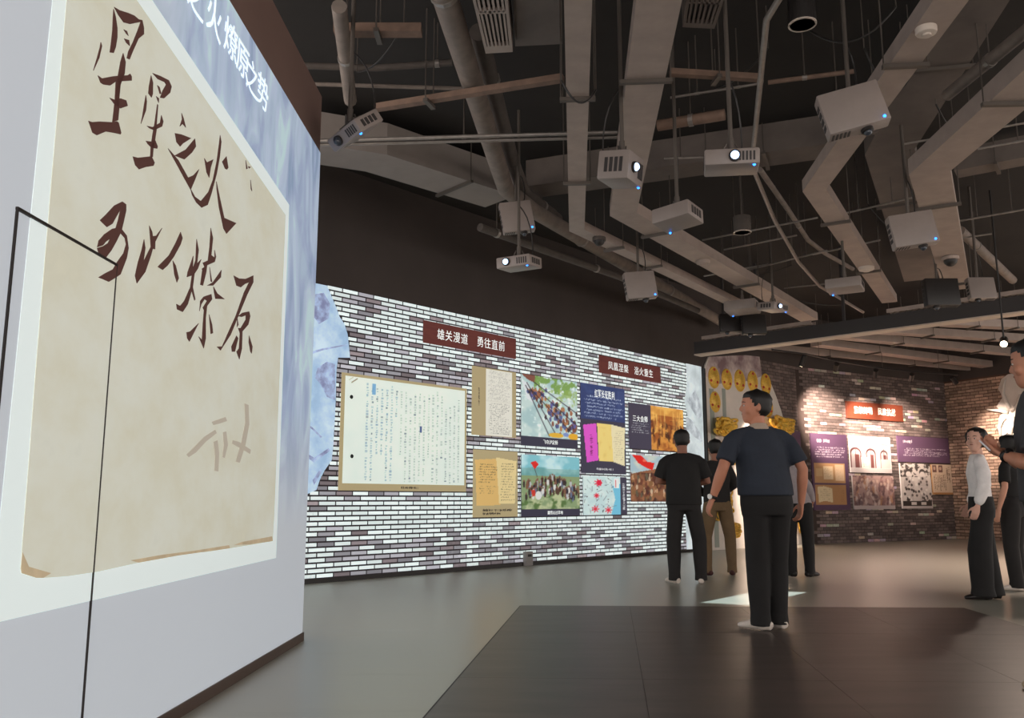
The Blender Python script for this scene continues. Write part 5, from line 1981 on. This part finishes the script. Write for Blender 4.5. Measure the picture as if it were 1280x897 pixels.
# the phone in his hands
mid = (A['L'][2] + A['R'][2]) / 2 + V3((-.01, .075, .04))
q = t.matrix_basis @ W(mid)
t2 = thing('phone', q, 'white-edged phone held up by the man in charcoal', 'phone', rz=math.radians(58))
Rx = Matrix.Rotation(math.radians(-40), 4, 'X')
MB().bevbox(-.075, .075, -.004, .004, -.037, .037, .003, Rx).build('phone_body', mat('phone_white', rgb(214, 212, 214), .3), t2)
MB().box(-.070, .070, -.0048, -.0038, -.034, .034, Rx).build('screen', mat('phone_screen', rgb(150, 150, 160), .2, emit=.4), t2)

# ------------------------------------------------------------------ pale arrow thrown on the floor by the tilted projector before the widest trunking
PJ = [o for o in bpy.data.objects if o.get('label', '').startswith('grey tilted projector')][0]
gl = [o for o in PJ.children_recursive if o.name.startswith('lens_glass')][0]
lp = PJ.location + sum((q.co for q in gl.data.vertices), Vector()) / len(gl.data.vertices) - Vector((0, 0, .06))
c = Vector((lp.x, lp.y, 0))
ld = bpy.data.lights.new('floor_pattern', 'SPOT')
ld.energy = 650
ld.color = (.72, .93, 1.0)
ld.spot_size = math.radians(110)
ld.spot_blend = 0
ld.shadow_soft_size = 0.0
ld.use_nodes = True
nt = ld.node_tree
em = nt.nodes['Emission']
ZL = lp.z
tc = nt.nodes.new('ShaderNodeTexCoord')
sp = nt.nodes.new('ShaderNodeSeparateXYZ')
nt.links.new(tc.outputs['Normal'], sp.inputs[0])


def math_node(op, a, b=None):
    n = nt.nodes.new('ShaderNodeMath')
    n.operation = op
    for i, x in enumerate((a, b)):
        if x is None:
            continue
        if isinstance(x, (int, float)):
            n.inputs[i].default_value = x
        else:
            nt.links.new(x, n.inputs[i])
    return n.outputs[0]


az = math_node('ABSOLUTE', sp.outputs[2])
fx = math_node('MULTIPLY', math_node('DIVIDE', sp.outputs[0], az), ZL)
fy = math_node('MULTIPLY', math_node('DIVIDE', sp.outputs[1], az), ZL)
q = [at_z(*k) - c for k in ((875, 753), (940, 756), (1008.6, 740), (950, 737.5))]
e1, e2 = q[1] - q[0], q[2] - q[1]
det = e1.x * e2.y - e1.y * e2.x
ctr = (q[0] + q[2]) / 2
rx, ry = math_node('SUBTRACT', fx, ctr.x), math_node('SUBTRACT', fy, ctr.y)
uu = math_node('ADD', math_node('MULTIPLY', rx, e2.y / det), math_node('MULTIPLY', ry, -e2.x / det))
vv = math_node('ADD', math_node('MULTIPLY', rx, -e1.y / det), math_node('MULTIPLY', ry, e1.x / det))
mk = math_node('MULTIPLY', math_node('LESS_THAN', math_node('ABSOLUTE', uu), .5), math_node('LESS_THAN', math_node('ABSOLUTE', vv), .5))
nt.links.new(mk, em.inputs['Strength'])
lo = bpy.data.objects.new('floor_pattern', ld)
COL.objects.link(lo)
lo.parent = PJ
lo.location = lp - PJ.location

# ------------------------------------------------------------------ rods, drops and poles end at whatever they hang from first
from mathutils.bvhtree import BVHTree
bpy.context.view_layer.update()
obst = []
for o in bpy.data.objects:
    if o.type == 'MESH' and o.name.split('.')[0] in ('trunking_run', 'pipe_run', 'duct_box', 'housing'):
        r_ = o.parent
        obst.append((r_, BVHTree.FromPolygons([o.matrix_world @ q.co for q in o.data.vertices], [list(q.vertices) for q in o.data.polygons])))
for o in bpy.data.objects:
    if o.type != 'MESH' or o.name.split('.')[0] not in ('hanger_rod', 'cable_drop', 'mount_pole'):
        continue
    vs = [o.matrix_world @ q.co for q in o.data.vertices]
    z0, z1 = min(q.z for q in vs), max(q.z for q in vs)
    cx, cy = sum(q.x for q in vs) / len(vs), sum(q.y for q in vs) / len(vs)
    rr_ = max(math.hypot(q.x - cx, q.y - cy) for q in vs)
    best = z1
    for r_, tr_ in obst:
        if r_ == o.parent:
            continue
        for dx, dy in ((0, 0), (rr_, 0), (-rr_, 0), (0, rr_), (0, -rr_)):
            hit = tr_.ray_cast(Vector((cx + dx, cy + dy, z0 + .02)), Vector((0, 0, 1)), best - z0 - .02)
            if hit[0] is not None and hit[0].z < best:
                best = hit[0].z
    if best < z1 - .012:
        for q, w_ in zip(o.data.vertices, vs):
            if w_.z > (z0 + z1) / 2:
                q.co.z -= z1 - best - .004
